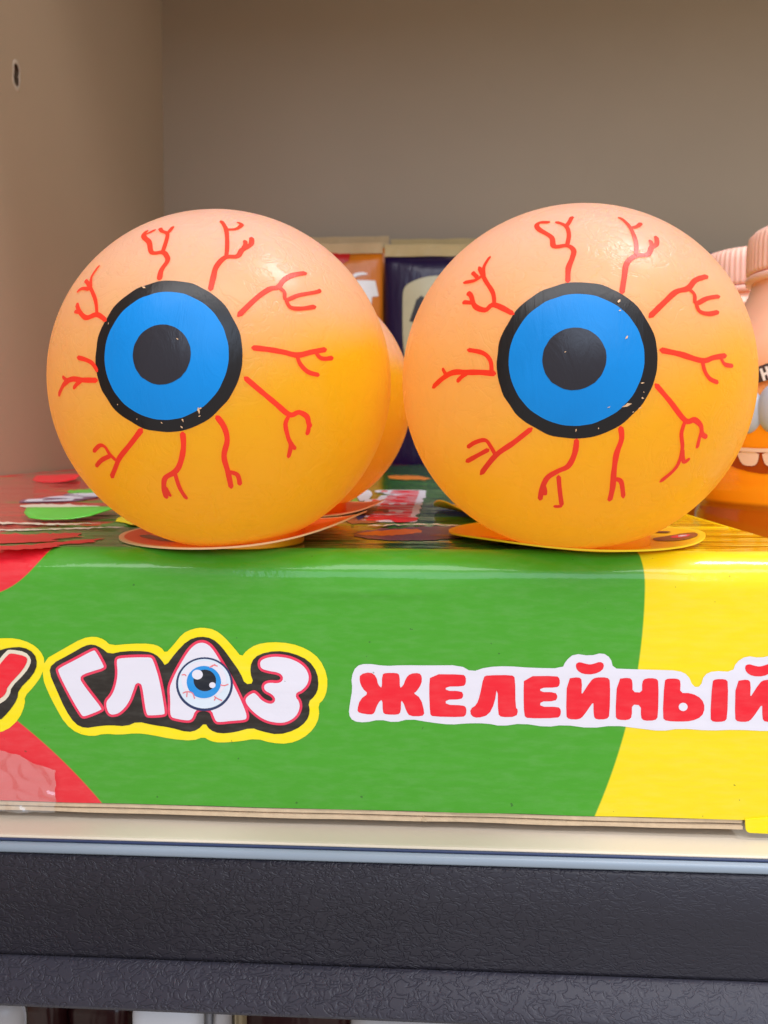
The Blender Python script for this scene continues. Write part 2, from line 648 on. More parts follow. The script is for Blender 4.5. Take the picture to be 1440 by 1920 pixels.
def build_side_wall():
    """cream side board with a torn screw hole"""
    hx = WALL_X
    d = ray(31, 141)
    p = EYE + d * ((hx - EYE.x) / d.x)
    loop = []
    shape = [(0, 7.6), (1.9, 6.4), (2.6, 3.6), (2.3, 1.0), (2.9, -1.6), (3.0, -4.6), (1.6, -7.0), (-0.3, -7.8), (-1.9, -5.6), (-2.3, -2.6),
             (-1.7, 0.2), (-2.6, 2.6), (-2.5, 5.2), (-1.3, 7.0)]
    shape = chaikin(shape, 1)
    for (a, b) in shape:
        loop.append((hx, p.y - a * 1.25, p.z + b * 0.95))
    bm = bmesh.new()
    outer = [(hx, -60, -140), (hx, BACK_Y, -140), (hx, BACK_Y, 900), (hx, -60, 900)]
    vo = [bm.verts.new(Vector(v) * MM) for v in outer]
    vi = [bm.verts.new(Vector(v) * MM) for v in loop]
    ed = [bm.edges.new((vo[i], vo[(i + 1) % 4])) for i in range(4)] + [bm.edges.new((vi[i], vi[(i + 1) % len(vi)])) for i in range(len(vi))]
    bmesh.ops.triangle_fill(bm, edges=ed, use_beauty=True)
    # board thickness behind the face
    back_o = [bm.verts.new((v.co.x - 18 * MM, v.co.y, v.co.z)) for v in vo]
    for i in range(4):
        bm.faces.new((vo[i], vo[(i + 1) % 4], back_o[(i + 1) % 4], back_o[i]))
    bm.faces.new(back_o)
    bmesh.ops.recalc_face_normals(bm, faces=bm.faces)
    me = bpy.data.meshes.new('side_wall')
    bm.to_mesh(me)
    bm.free()
    o = bpy.data.objects.new('side_wall', me)
    COL.objects.link(o)
    me.materials.append(M['laminate'])
    tag(o, kind='structure')
    # the hole itself: crumbled bore
    c = Vector((hx, p.y, p.z))
    verts, faces = [], []
    n = len(loop)
    rings = [(0.0, 1.0), (1.2, 0.93), (3.0, 0.80), (5.0, 0.62), (7.0, 0.35)]
    for (dep, s) in rings:
        for k, v in enumerate(loop):
            w = c + (Vector(v) - c) * (s * (1 + (0.10 * noise.noise(Vector((k * 1.7, dep, 3))) if dep else 0)))
            verts.append((hx - dep, w.y, w.z))
    for r in range(len(rings) - 1):
        for k in range(n):
            t = (k + 1) % n
            faces.append((r * n + k, r * n + t, (r + 1) * n + t, (r + 1) * n + k))
    faces.append(tuple((len(rings) - 1) * n + k for k in range(n)))
    hole = new_mesh('screw_hole', verts, faces, M['chipboard'], o)
    # raised, torn laminate lip
    verts, faces = [], []
    for k, v in enumerate(loop):
        q = (Vector(v) - c)
        h = 0.35 + 0.6 * max(0, noise.noise(Vector((k * 0.9, 1.3, 0))))
        for (s, e) in ((0.84, h * 0.2), (0.98, h), (1.16, 0.03)):
            w = c + q * s
            verts.append((hx + e, w.y, w.z))
    for k in range(n):
        t = (k + 1) % n
        for j in range(2):
            faces.append((k * 3 + j, t * 3 + j, t * 3 + j + 1, k * 3 + j + 1))
    new_mesh('hole_rim', verts, faces, M['chip_edge'], hole, smooth=True)


build_side_wall()
# gap shadow strip where the two boards meet: a slim quarter-round edge of the back board
# shelf board the carton stands on
shelf_prof = [(EDGE + 0.05, -17), (EDGE + 0.05, SH - 0.5), (EDGE + 0.12, SH - 0.25), (EDGE + 0.4, SH - 0.06), (EDGE + 0.9, SH), (BACK_Y, SH), (BACK_Y, -17)]
shelf = extrude_profile('shelf_board', shelf_prof, WALL_X, 460, M['shelf'], smooth=False)
tag(shelf, kind='structure')
upper = bevelled_box('upper_shelf', WALL_X, 460, 315, BACK_Y, TOP_Z, TOP_Z + 18, 0.8, M['laminate_back'])
tag(upper, kind='structure')

# shelf front: blue-grey rail over an embossed dark fascia
fas = empty('shelf_fascia', (0, EDGE, -24), 'dark embossed plastic shelf front strip under the cream shelf board', 'shelf front')


def child_world(o, root):
    """parent o (built in world mm) under an Empty without moving it"""
    o.parent = root
    o.location = o.location - root.location
    return o


E0 = EDGE - 0.05
za, zb, zc, zd, ze, zf = SH - 0.3, zl(1578, EDGE - 0.6), zl(1598, EDGE - 0.8), zl(1789, EDGE - 0.8), zl(1868, EDGE - 4.8), zl(1886, EDGE - 4.8)
rail_p = [(E0, zb), (EDGE - 0.5, zb - 0.05), (EDGE - 0.9, zb - 0.25), (EDGE - 1.1, zb - 0.6), (EDGE - 1.1, zc + 0.4), (EDGE - 0.8, zc + 0.06), (E0, zc + 0.02)]
child_world(extrude_profile('price_rail', rail_p, WALL_X + 0.5, 460, M['rail']), fas)
gro_p = [(E0, za), (EDGE - 0.3, za - 0.05), (EDGE - 0.35, zb + 0.08), (E0, zb + 0.02)]
child_world(extrude_profile('groove_shade', gro_p, WALL_X + 0.5, 460, M['rail_shade']), fas)  # dark strip that paints the shadow in the gap above the rail
fp = [(E0, zc - 0.02), (EDGE - 0.8, zc - 0.12), (EDGE - 1.3, zc - 0.6), (EDGE - 0.9, (zc + zd) / 2), (EDGE - 0.7, zd + 0.6), (EDGE - 0.75, zd + 0.08), (E0, zd)]
child_world(extrude_profile('upper_face', fp, WALL_X + 0.5, 460, M['shelf_plastic']), fas)
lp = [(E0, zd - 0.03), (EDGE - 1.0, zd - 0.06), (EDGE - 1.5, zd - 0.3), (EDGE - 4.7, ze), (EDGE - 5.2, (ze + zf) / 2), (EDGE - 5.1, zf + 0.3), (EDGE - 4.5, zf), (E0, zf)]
child_world(extrude_profile('lower_lip', lp, WALL_X + 0.5, 460, M['shelf_plastic_pale']), fas)

# ------------------------------------------------------------------ display carton
carton = empty('display_carton', (-73, BOX_Y0, 0), 'glossy green, red and yellow printed carton with Cyrillic lettering under the eyeballs', 'box')
C0 = Vector((-73, BOX_Y0, 0))


def car(o):
    return child_world(o, carton)


FZ0 = zl(1501, BOX_Y0)          # printed face ends above the raw card edge
RB = 5.5           # rounded top front edge


_d0, _d1 = on_y(555, 1110, BOX_Y0), on_y(855, 1110, BOX_Y0)
DENT = (_d0.z, (_d0.x + _d1.x) / 2, (_d1.x - _d0.x) / 2 + 1.5)     # shallow horizontal ridge pressed into the panel


def front_shape(x, z):
    """outward bow of the front face (mm, towards the viewer)"""
    dent = 0.0
    if DENT[0] - 3 < z < DENT[0] + 3:
        w = max(0.0, 1 - ((x - DENT[1]) / DENT[2]) ** 2)
        zz = z - DENT[0] - 0.35 * noise.noise(Vector((x * 0.16, 3, 3)))
        dent = 0.26 * w * math.exp(-(zz / 0.75) ** 2)
    return dent + 0.25 * math.sin(math.pi * max(0, min(1, (z - FZ0) / (BOX_H - FZ0)))) + 0.10 * noise.noise(Vector((x * 0.03, z * 0.06, 5)))


def build_front():
    nx = 140
    zs = [FZ0 + (BOX_H - RB - FZ0) * k / 90 for k in range(91)]
    verts, faces = [], []
    rows = []
    for z in zs:
        rows.append(('f', z))
    for k in range(1, 9):
        rows.append(('r', math.pi / 2 * k / 8))
    for x_i in range(nx + 1):
        x = BOX_X0 + (BOX_X1 - BOX_X0) * x_i / nx
        for (kind, q) in rows:
            if kind == 'f':
                zz = q
                if q == zs[0]:
                    zz = FZ0 + 0.10 * noise.noise(Vector((x * 0.09, 0, 9)))
                verts.append((x, BOX_Y0 - front_shape(x, q), zz))
            else:
                yy = BOX_Y0 + RB - RB * math.cos(q) - front_shape(x, BOX_H - RB) * math.cos(q)
                zz = BOX_H - RB + RB * math.sin(q) + 0.10 * noise.noise(Vector((x * 0.12, q * 2, 2)))
                verts.append((x, yy, zz))
    n = len(rows)
    for i in range(nx):
        for k in range(n - 1):
            a = i * n + k
            faces.append((a, a + 1, a + n + 1, a + n))
    o = new_mesh('front_panel', verts, faces, M['front'], smooth=True)
    car(o)
    # object coordinates must equal world coordinates for the print layout
    return o


def shift_to_world_coords(o):
    """put mesh data in world coordinates so that procedural print follows world millimetres"""
    return o


build_front()


def build_top():
    nx, ny = 120, 90
    verts, faces = [], []
    for i in range(nx + 1):
        x = BOX_X0 + (BOX_X1 - BOX_X0) * i / nx
        for j in range(ny + 1):
            t = j / ny
            y = BOX_Y0 + RB - 0.02 + (BOX_Y1 - BOX_Y0 - RB) * t ** 1.5
            z = BOX_H - 0.02
            w = min(1, (y - BOX_Y0 - RB) / 20)
            z += w * (0.35 * noise.noise(Vector((x * 0.02, y * 0.035, 1))) + 0.12 * noise.noise(Vector((x * 0.05, y * 0.16, 4))) - 0.25)
            # lid folds: two flaps meet in a shallow crease
            for yc, dp in ((171, 0.5), (288, 0.5)):
                z -= dp * math.exp(-((y - yc) / 1.1) ** 2)
            verts.append((x, y, z))
    n = ny + 1
    for i in range(nx):
        for j in range(ny):
            a = i * n + j
            faces.append((a, a + n, a + n + 1, a + 1))
    car(new_mesh('lid_panel', verts, faces, M['top'], smooth=True))


build_top()


def top_z(x, y):
    w = min(1, max(0, (y - BOX_Y0 - RB) / 20))
    return BOX_H - 0.02 + w * (0.35 * noise.noise(Vector((x * 0.02, y * 0.035, 1))) + 0.12 * noise.noise(Vector((x * 0.05, y * 0.16, 4))) - 0.25)


car(new_mesh('side_panel', *box_vf(BOX_X1 - 0.6, BOX_X1 + 0.05, BOX_Y0 + 3.0, BOX_Y1, SH + 0.05, BOX_H - 0.15), M['p_yellow']))
car(new_mesh('side_panel', *box_vf(BOX_X0 - 0.05, BOX_X0 + 0.6, BOX_Y0 + 3.0, BOX_Y1, SH + 0.05, BOX_H - 0.15), M['p_red']))
car(new_mesh('back_panel', *box_vf(BOX_X0, BOX_X1, BOX_Y1 - 0.3, BOX_Y1 + 0.3, SH + 0.05, BOX_H - 0.4), M['p_red']))
car(new_mesh('base_tray', *box_vf(BOX_X0 + 1, BOX_X1 - 1, BOX_Y0 + 9, BOX_Y1 - 1, SH + 0.02, FZ0 - 0.3), M['kraft']))


def edge_strip(name, y0, y1, z0, z1, x0, x1, mat, seed, amp=0.22):
    def wob(x, y, z):
        top = z > (z0 + z1) / 2
        return (0.35 * noise.noise(Vector((x * 0.05, seed, 0))), amp * noise.noise(Vector((x * 0.07, seed + (3 if top else 0), 1))) if not top else
                0.4 * amp * noise.noise(Vector((x * 0.05, seed + 3, 1))))
    o = extrude_profile(name, [(y0, z0), (y1, z0), (y1, z1), (y0, z1)], x0, x1, mat, nx=90, smooth=False, wob=wob)
    return car(o)


xt = on_y(1396, 1540, BOX_Y0).x      # where the yellow corner tab reaches down
edge_strip('card_edge', BOX_Y0 + 0.25, BOX_Y0 + 12, FZ0 - 0.85, FZ0 - 0.20, BOX_X0, xt - 0.2, M['kraft'], 1.0, 0.12)
edge_strip('card_edge', BOX_Y0 + 0.75, BOX_Y0 + 12, FZ0 - 1.15, FZ0 - 0.82, BOX_X0, xt - 0.3, M['kraft_in'], 1.0, 0.08)
edge_strip('card_edge', BOX_Y0 + 0.05, BOX_Y0 + 12, FZ0 - 1.75, FZ0 - 1.12, BOX_X0, xt - 0.25, M['kraft'], 7.0, 0.16)
# torn nick in the raw edge
nk = on_y(795, 1522, BOX_Y0)
car(new_mesh('edge_nick', [(nk.x - 0.6, BOX_Y0 - 0.15, FZ0 - 1.6), (nk.x + 0.5, BOX_Y0 - 0.2, FZ0 - 1.7), (nk.x + 0.1, BOX_Y0 - 0.4, FZ0 - 0.7), (nk.x - 0.2, BOX_Y0 + 1, FZ0 - 1.1)],
             [(0, 1, 2), (0, 2, 3), (1, 3, 2), (0, 3, 1)], M['kraft']))
# yellow corner tab below the front panel
tab = chaikin([(xt, FZ0 + 0.6), (xt, FZ0 - 0.8), (xt + 0.15, FZ0 - 1.8), (xt + 1.0, FZ0 - 2.1), (BOX_X1, FZ0 - 2.1), (BOX_X1, FZ0 + 0.6)], 1)
car(flat_poly('corner_tab', [(x, BOX_Y0 - 0.12, z) for x, z in tab], (0, -1, 0), M['p_yellow'], None, 0.25))


ON_FRONT, ON_LID = [], []


def press(p2, layer, name, mat, mapper=None):
    """print a polygon of photograph-crop points on the front panel; layer sets the ink order"""
    pts = []
    for (px, py) in p2:
        q = on_y(px, py, BOX_Y0)
        pts.append(q)
    bm = bmesh.new()
    vs = [bm.verts.new(q) for q in pts]
    f = bm.faces.new(vs)
    f.normal_update()
    bmesh.ops.triangulate(bm, faces=[f])
    # subdivide long edges so the ink follows the panel's slight bow
    for _ in range(3):
        le = [e for e in bm.edges if e.calc_length() > 4.0]
        if not le:
            break
        bmesh.ops.subdivide_edges(bm, edges=le, cuts=1)
        bmesh.ops.triangulate(bm, faces=bm.faces[:])
    verts = [(v.co.x, BOX_Y0 - front_shape(v.co.x, v.co.z) - 0.035 * layer - 0.03, v.co.z) for v in bm.verts]
    bm.verts.index_update()
    faces = [tuple(v.index for v in fc.verts) for fc in bm.faces]
    bm.free()
    o = new_mesh(name, verts, faces, mat, smooth=True)
    me = o.data
    bm = bmesh.new()
    bm.from_mesh(me)
    for fc in bm.faces:
        fc.normal_update()
        if fc.normal.y > 0:
            fc.normal_flip()
    bm.to_mesh(me)
    bm.free()
    ON_FRONT.append(o)
    return car(o)


def C6(p):
    return [(u / 2.1818, 1150 + v / 2.1829) for u, v in p]


def C7(p):
    return [(640 + u / 1.8, 1180 + v / 1.8) for u, v in p]


LOGO_Y = [(182, 190), (260, 145), (340, 100), (390, 92), (430, 105), (455, 130), (540, 122), (620, 122), (660, 135), (680, 162), (710, 130), (750, 80), (790, 62),
          (830, 56), (880, 65), (920, 95), (960, 140), (990, 177), (1010, 150), (1050, 125), (1110, 115), (1190, 120), (1260, 145), (1310, 185), (1340, 250),
          (1340, 310), (1325, 350), (1303, 370), (1308, 420), (1285, 470), (1240, 510), (1180, 532), (1110, 528), (1050, 510), (980, 522), (900, 528), (860, 520),
          (835, 503), (790, 520), (700, 512), (620, 495), (560, 488), (490, 495), (430, 490), (380, 502), (320, 490), (270, 450), (230, 380), (200, 320), (178, 262)]
LOGO_K = [(205, 240), (215, 205), (290, 165), (350, 130), (385, 124), (420, 140), (450, 165), (510, 152), (600, 152), (640, 165), (665, 190), (680, 215), (720, 160),
          (770, 108), (820, 92), (870, 100), (910, 135), (950, 190), (985, 240), (1005, 288), (1040, 283), (1025, 240), (1030, 195), (1060, 165), (1130, 150),
          (1200, 160), (1265, 190), (1300, 240), (1305, 300), (1290, 335), (1262, 360), (1270, 400), (1255, 440), (1210, 475), (1140, 495), (1070, 480),
          (1030, 465), (960, 485), (900, 490), (860, 475), (840, 445), (810, 475), (770, 485), (700, 465), (630, 455), (565, 440), (520, 460), (450, 455),
          (400, 460), (350, 468), (310, 450), (270, 390), (235, 310)]
L_G = [(230, 236), (236, 214), (300, 182), (374, 142), (394, 136), (408, 150), (436, 200), (442, 218), (430, 231), (390, 243), (345, 258), (345, 268), (385, 322),
       (426, 374), (432, 392), (420, 403), (360, 427), (340, 429), (326, 415), (285, 345)]
L_L = [(470, 190), (480, 172), (520, 167), (610, 165), (632, 170), (645, 195), (668, 270), (688, 390), (688, 412), (676, 422), (610, 426), (596, 418), (588, 390),
       (576, 300), (569, 288), (562, 310), (540, 370), (500, 414), (462, 424), (440, 412), (428, 380), (430, 350), (452, 328), (468, 290), (476, 240)]
L_A = [(686, 300), (700, 262), (725, 212), (768, 140), (800, 112), (828, 105), (852, 110), (880, 132), (922, 200), (962, 270), (998, 345), (1022, 405), (1022, 430),
       (1008, 443), (950, 447), (900, 453), (880, 448), (868, 425), (860, 398), (812, 396), (802, 428), (788, 443), (766, 446), (720, 438), (697, 430), (688, 405), (690, 350)]
L_Z = [(1054, 205), (1062, 180), (1095, 166), (1140, 162), (1200, 172), (1252, 202), (1278, 245), (1272, 290), (1242, 322), (1218, 330), (1236, 352), (1240, 385),
       (1222, 425), (1185, 450), (1145, 457), (1085, 446), (1035, 412), (1000, 372), (995, 345), (1010, 325), (1040, 308), (1060, 320), (1080, 345), (1108, 357), (1120, 350),
       (1108, 335), (1080, 322), (1070, 300), (1078, 278), (1105, 268), (1140, 272), (1152, 262), (1140, 249), (1100, 243), (1064, 232)]
EYE_C = (840, 285)


def logo(press_fn):
    press_fn(chaikin(LOGO_Y, 1), 1, 'logo_border', 'p_yellow')
    press_fn(chaikin(LOGO_K, 1), 2, 'logo_shadow', 'p_black')
    for k, L in enumerate((L_G, L_L, L_Z, L_A)):
        p = chaikin(L, 2)
        press_fn(p, 3 + 0.4 * k, 'letter_outline', 'p_pinkred')
        press_fn(inset(p, 11), 5 + 0.4 * k, 'letter', 'p_white')
    press_fn(circle_pts(840, 286, 116, 48, 110), 7, 'eye_outline', 'p_navy')
    press_fn(circle_pts(840, 284, 107, 48, 101), 7.6, 'eye_white', 'p_pale')
    press_fn(circle_pts(838, 268, 92, 40, 78), 8.2, 'eye_white', 'p_white')
    press_fn(circle_pts(838, 277, 70, 40, 66), 8.8, 'eye_iris', 'p_blue')
    press_fn(circle_pts(842, 270, 46, 32, 44), 9.4, 'eye_pupil', 'p_dark')
    press_fn(circle_pts(812, 246, 22, 24, 20), 10, 'eye_glint', 'p_white')
    press_fn(circle_pts(873, 289, 13, 20, 12), 10, 'eye_glint', 'p_white')
    for line in ([(862, 218), (876, 208), (894, 212)], [(870, 214), (884, 204)], [(905, 288), (922, 291), (938, 285)], [(880, 335), (895, 345), (912, 352)], [(886, 340), (880, 352)],
                 [(748, 248), (760, 246), (766, 252)], [(752, 322), (770, 316), (792, 322), (800, 345)], [(770, 316), (768, 338)]):
        c = catmull(line, 3)
        l, r = [], []
        for i, p in enumerate(c):
            a, b = c[max(i - 1, 0)], c[min(i + 1, len(c) - 1)]
            tx, ty = b[0] - a[0], b[1] - a[1]
            n = math.hypot(tx, ty) or 1
            w = 2.2
            l.append((p[0] - ty / n * w, p[1] + tx / n * w))
            r.append((p[0] + ty / n * w, p[1] - tx / n * w))
        press_fn(l + r[::-1], 9.0 + 0.05 * (line[0][0] % 7), 'eye_vein', 'p_vein')


logo(lambda p, lay, nm, mt: press(C6(p), lay, nm, M[mt]))

# fragment of the letter left of the logo
press(C6(chaikin([(-150, 130), (-60, 105), (0, 100), (70, 100), (130, 120), (168, 150), (188, 190), (176, 250), (140, 300), (104, 338), (106, 370), (82, 430), (30, 478), (-40, 492), (-150, 480)], 1)), 0.4, 'logo_border', M['p_yellow'])
press(C6(chaikin([(-150, 170), (-60, 160), (0, 150), (40, 138), (100, 135), (145, 160), (158, 205), (140, 250), (80, 310), (75, 350), (40, 400), (0, 440), (-150, 445)], 1)), 2.6, 'logo_shadow', M['p_black'])
press(C6(chaikin([(-90, 320), (-20, 215), (30, 150), (50, 145), (110, 155), (132, 182), (130, 205), (110, 240), (50, 300), (46, 330), (20, 360), (-30, 380), (-80, 372)], 1)), 3.6, 'letter_outline', M['p_cream'])
press(C6(chaikin([(-80, 318), (-10, 225), (38, 165), (55, 160), (110, 172), (120, 188), (100, 228), (36, 296), (30, 325), (8, 345), (-30, 362), (-70, 356)], 1)), 5.2, 'letter', M['p_red'])

# the long word
WORD_W = [(25, 285), (30, 245), (38, 200), (34, 160), (50, 122), (85, 113), (150, 122), (200, 119), (300, 120), (400, 119), (440, 142), (490, 125), (560, 122), (640, 128),
          (745, 130), (756, 105), (785, 80), (838, 88), (880, 77), (908, 95), (916, 130), (960, 132), (1060, 135), (1135, 137), (1168, 152), (1185, 192), (1210, 192), (1222, 152),
          (1255, 138), (1318, 142), (1330, 110), (1365, 88), (1410, 95), (1452, 86), (1482, 105), (1490, 140), (1505, 170), (1505, 300), (1490, 335), (1440, 342), (1330, 336),
          (1240, 340), (1140, 332), (1080, 342), (1000, 332), (920, 322), (840, 332), (750, 320), (690, 328), (610, 315), (540, 325), (490, 315), (420, 315), (370, 320),
          (300, 312), (230, 300), (180, 313), (130, 302), (80, 313), (40, 308)]
WORD = [
    [(66, 152), (98, 145), (116, 158), (122, 188), (140, 200), (141, 152), (150, 148), (186, 148), (194, 153), (195, 200), (212, 190), (220, 165), (234, 150), (262, 148), (269, 158), (268, 180), (252, 205),
     (240, 214), (266, 232), (278, 280), (272, 288), (232, 288), (222, 272), (212, 242), (199, 234), (198, 276), (190, 283), (150, 282), (143, 276), (142, 234), (128, 236), (116, 258), (110, 278), (100, 283),
     (62, 277), (57, 270), (66, 236), (95, 215), (74, 195), (65, 172)],
    [(302, 152), (410, 153), (417, 160), (417, 180), (410, 187), (350, 188), (350, 208), (404, 209), (409, 220), (404, 231), (350, 232), (350, 255), (412, 257), (419, 265), (418, 284), (410, 291), (308, 289), (302, 282), (299, 200)],
    [(482, 160), (492, 156), (574, 155), (583, 162), (584, 262), (593, 270), (588, 290), (540, 291), (531, 282), (530, 192), (522, 190), (514, 245), (495, 284), (460, 294), (440, 288), (437, 268), (458, 255), (470, 222)],
    [(618, 159), (726, 158), (733, 166), (733, 184), (726, 191), (668, 192), (668, 212), (720, 213), (726, 225), (720, 237), (668, 238), (668, 262), (730, 262), (737, 270), (736, 286), (728, 294), (628, 295), (619, 288), (617, 220)],
    [(763, 166), (800, 162), (808, 170), (806, 230), (843, 172), (858, 163), (895, 163), (903, 172), (901, 288), (893, 298), (860, 299), (853, 290), (852, 232), (814, 288), (800, 299), (768, 298), (760, 290)],
    [(792, 117), (802, 111), (822, 117), (838, 120), (852, 117), (872, 110), (883, 117), (878, 134), (850, 147), (815, 146), (796, 134)],
    [(932, 167), (970, 164), (978, 172), (978, 212), (1016, 214), (1016, 176), (1025, 166), (1058, 166), (1066, 174), (1064, 292), (1056, 302), (1020, 303), (1012, 294), (1012, 251), (976, 248), (976, 292), (966, 301), (934, 300), (926, 292)],
    [(1091, 172), (1100, 167), (1132, 167), (1140, 174), (1138, 215), (1180, 216), (1212, 234), (1222, 262), (1212, 290), (1180, 304), (1140, 306), (1096, 304), (1085, 296)],
    [(1252, 174), (1262, 169), (1292, 169), (1300, 176), (1297, 297), (1288, 306), (1254, 307), (1245, 299)],
    [(1331, 174), (1368, 170), (1376, 178), (1374, 238), (1411, 180), (1426, 171), (1463, 171), (1471, 180), (1469, 296), (1461, 306), (1428, 307), (1421, 298), (1420, 240), (1382, 296), (1368, 307), (1336, 306), (1328, 298)],
    [(1362, 124), (1372, 118), (1392, 124), (1408, 127), (1422, 124), (1442, 117), (1453, 124), (1448, 141), (1420, 154), (1385, 153), (1366, 141)],
]
press(C7(chaikin(WORD_W, 1)), 1, 'word_border', M['p_white'])
for L in WORD:
    press(C7(inset(chaikin(L, 1), -3)), 2, 'letter', M['p_red'])
press(C7(circle_pts(1151, 259, 15, 20, 14)), 3, 'letter_counter', M['p_white'])


# prints on the lid: laid out on the lid plane in millimetres
def press_top(p2, lay, name, mat):
    pts = [Vector((x, y, 0)) for x, y in p2]
    bm = bmesh.new()
    f = bm.faces.new([bm.verts.new(q) for q in pts])
    f.normal_update()
    bmesh.ops.triangulate(bm, faces=[f])
    for _ in range(3):
        le = [e for e in bm.edges if e.calc_length() > 5.0]
        if not le:
            break
        bmesh.ops.subdivide_edges(bm, edges=le, cuts=1)
        bmesh.ops.triangulate(bm, faces=bm.faces[:])
    bm.verts.index_update()
    verts = [(v.co.x, v.co.y, top_z(v.co.x, v.co.y) + 0.10 + 0.035 * lay) for v in bm.verts]
    faces = [tuple(v.index for v in fc.verts) for fc in bm.faces]
    bm.free()
    o = car(new_mesh(name, verts, faces, mat, smooth=True))
    ON_LID.append(o)
    return o


def topo(px, py):
    p = on_z(px, py, BOX_H)
    return (p.x, p.y)


def lid_word(x_base, y_start, length, flip=1):
    s = length / 1440.0

    def mp(p):
        return [(x_base + (v - 210) * s * flip, y_start + u * s) for u, v in p]
    press_top(mp(chaikin(WORD_W, 1)), 1, 'word_border', M['p_white'])
    for L in WORD:
        press_top(mp(chaikin(L, 1)), 2, 'letter', M['p_red'])


lid_word(-9.5, 176, 108)


def lid_logo(x_c, y0, length, ang):
    s = length / 1160.0

    def fn(p, lay, nm, mt):
        q = []
        for u, v in p:
            a, b = (u - 760) * s, -(v - 300) * s
            q.append((x_c + a * math.cos(ang) - b * math.sin(ang), y0 + a * math.sin(ang) + b * math.cos(ang)))
        press_top(q, lay, nm, M[mt])
    press = fn
    press(chaikin(LOGO_K, 1), 2, 'logo_shadow', 'p_purple')
    for k, L in enumerate((L_G, L_L, L_Z, L_A)):
        p = chaikin(L, 2)
        press(inset(p, 5), 5 + 0.4 * k, 'letter', 'p_white')


lid_logo(-114, 258, 68, math.radians(84))
# printed splashes on the lid, one patch a painted reflection
for pts, mt, lay in (
        ([(650, 1000), (700, 990), (790, 986), (870, 985), (905, 994), (860, 1008), (780, 1014), (700, 1012)], 'p_purple', 1),
        ([(660, 998), (720, 993), (770, 990), (800, 994), (750, 1002), (690, 1004)], 'p_orange', 2),
        ([(790, 1003), (850, 999), (900, 1000), (860, 1004)], 'p_brown', 3),
        ([(-40, 991), (60, 990), (140, 987), (235, 985), (232, 987), (140, 990), (60, 993.5), (-40, 994)], 'p_cream', 1),
        ([(-40, 976), (40, 978.5), (120, 981), (210, 979), (120, 983.5), (40, 982), (-40, 981)], 'p_cream', 2),
        ([(-30, 999), (90, 998), (162, 996), (140, 1003), (168, 1004), (90, 1011), (120, 1014), (30, 1018), (-30, 1021)], 'p_red', 1.2),
        ([(-30, 1027), (50, 1023), (110, 1015), (205, 1007), (170, 1014), (190, 1016), (100, 1023), (120, 1026), (60, 1031), (-30, 1033)], 'p_red', 1.4),
        ([(216, 978), (222, 968), (240, 966), (262, 974), (268, 982), (240, 982)], 'p_yellow', 2.4),
        ([(235, 976), (244, 973), (258, 976), (250, 979)], 'p_black', 3),
        ([(242, 975.5), (247, 974.3), (253, 976), (248, 977.5)], 'p_white', 3.6),
        ([(262, 1006), (290, 1001), (330, 1004), (360, 1012), (300, 1011)], 'p_red', 1.5),
        ([(646, 935), (660, 931), (672, 935), (668, 941), (650, 942)], 'p_green', 3),
        ([(672, 925), (690, 917), (698, 925), (690, 938), (674, 940)], 'p_pale', 2.2),
        ([(664, 955), (684, 952), (686, 972), (668, 976)], 'p_navy', 2.3),
        ([(640, 950), (720, 946), (728, 952), (720, 980), (640, 982)], 'p_brown', 1.1),  # brown patch paints in the reflection and shade of dark goods
        ([(690, 985), (780, 981.5), (905, 985), (905, 986.2), (780, 983.5), (690, 986.5)], 'p_cream', 4),
        ([(735, 972), (770, 968), (786, 974), (770, 979), (738, 979)], 'p_red', 4.2),
        ([(110, 921), (180, 915), (240, 919), (180, 925)], 'p_green', 0.8),
        ([(20, 948), (100, 943), (190, 946), (180, 951), (90, 952)], 'p_cream', 0.9),
        ([(725, 895), (745, 890), (810, 894), (808, 900), (750, 899)], 'p_orange', 1)):
    pts = chaikin(pts, 1)
    jag = []
    for k in range(len(pts)):
        (xa_, ya_), (xb_, yb_) = pts[k], pts[(k + 1) % len(pts)]
        m = max(1, int(abs(xb_ - xa_) / 7))
        for q in range(m):
            u_, v_ = xa_ + (xb_ - xa_) * q / m, ya_ + (yb_ - ya_) * q / m
            jag.append((u_ + 7 * noise.noise(Vector((u_ * .05, v_ * .7, lay))), v_ + 2.4 * noise.noise(Vector((u_ * .09, v_ * .3, lay + 5)))))
    press_top([topo(*p) for p in jag], lay, 'splash_and_reflection', M[mt])


def build_film():
    """crinkled clear wrap left over at the lower left corner of the carton"""
    nx, nz = 30, 26
    a = on_y(-60, 1420, BOX_Y0)
    b = on_y(107, 1440, BOX_Y0)
    verts, faces = [], []
    for i in range(nx + 1):
        for k in range(nz + 1):
            u, v = i / nx, k / nz
            ztop = 9.2 - 5.8 * max(0, (u - 0.35)) + 0.6 * noise.noise(Vector((u * 6, 0, 0)))
            z = FZ0 - 1.4 + (ztop - FZ0 + 1.4) * v
            x = a.x + (b.x - a.x) * u + 0.5 * noise.noise(Vector((v * 5, u * 3, 8)))
            cr = 1.0 * abs(noise.noise(Vector((u * 4 + v * 2, v * 2 - u * 3, 2)))) + 0.12 * abs(noise.noise(Vector((u * 9, v * 9, 6))))
            verts.append((x, BOX_Y0 - 0.45 - cr - 0.5 * (1 - v) ** 2, z))
    n = nz + 1
    for i in range(nx):
        for k in range(nz):
            q = i * n + k
            faces.append((q, q + 1, q + n + 1, q + n))
    car(new_mesh('wrap_film', verts, faces, M['film'], smooth=True))


build_film()

# ------------------------------------------------------------------ eyeballs
R = 30.4
NECK_H = -1.2           # neck reaches this far below the sphere


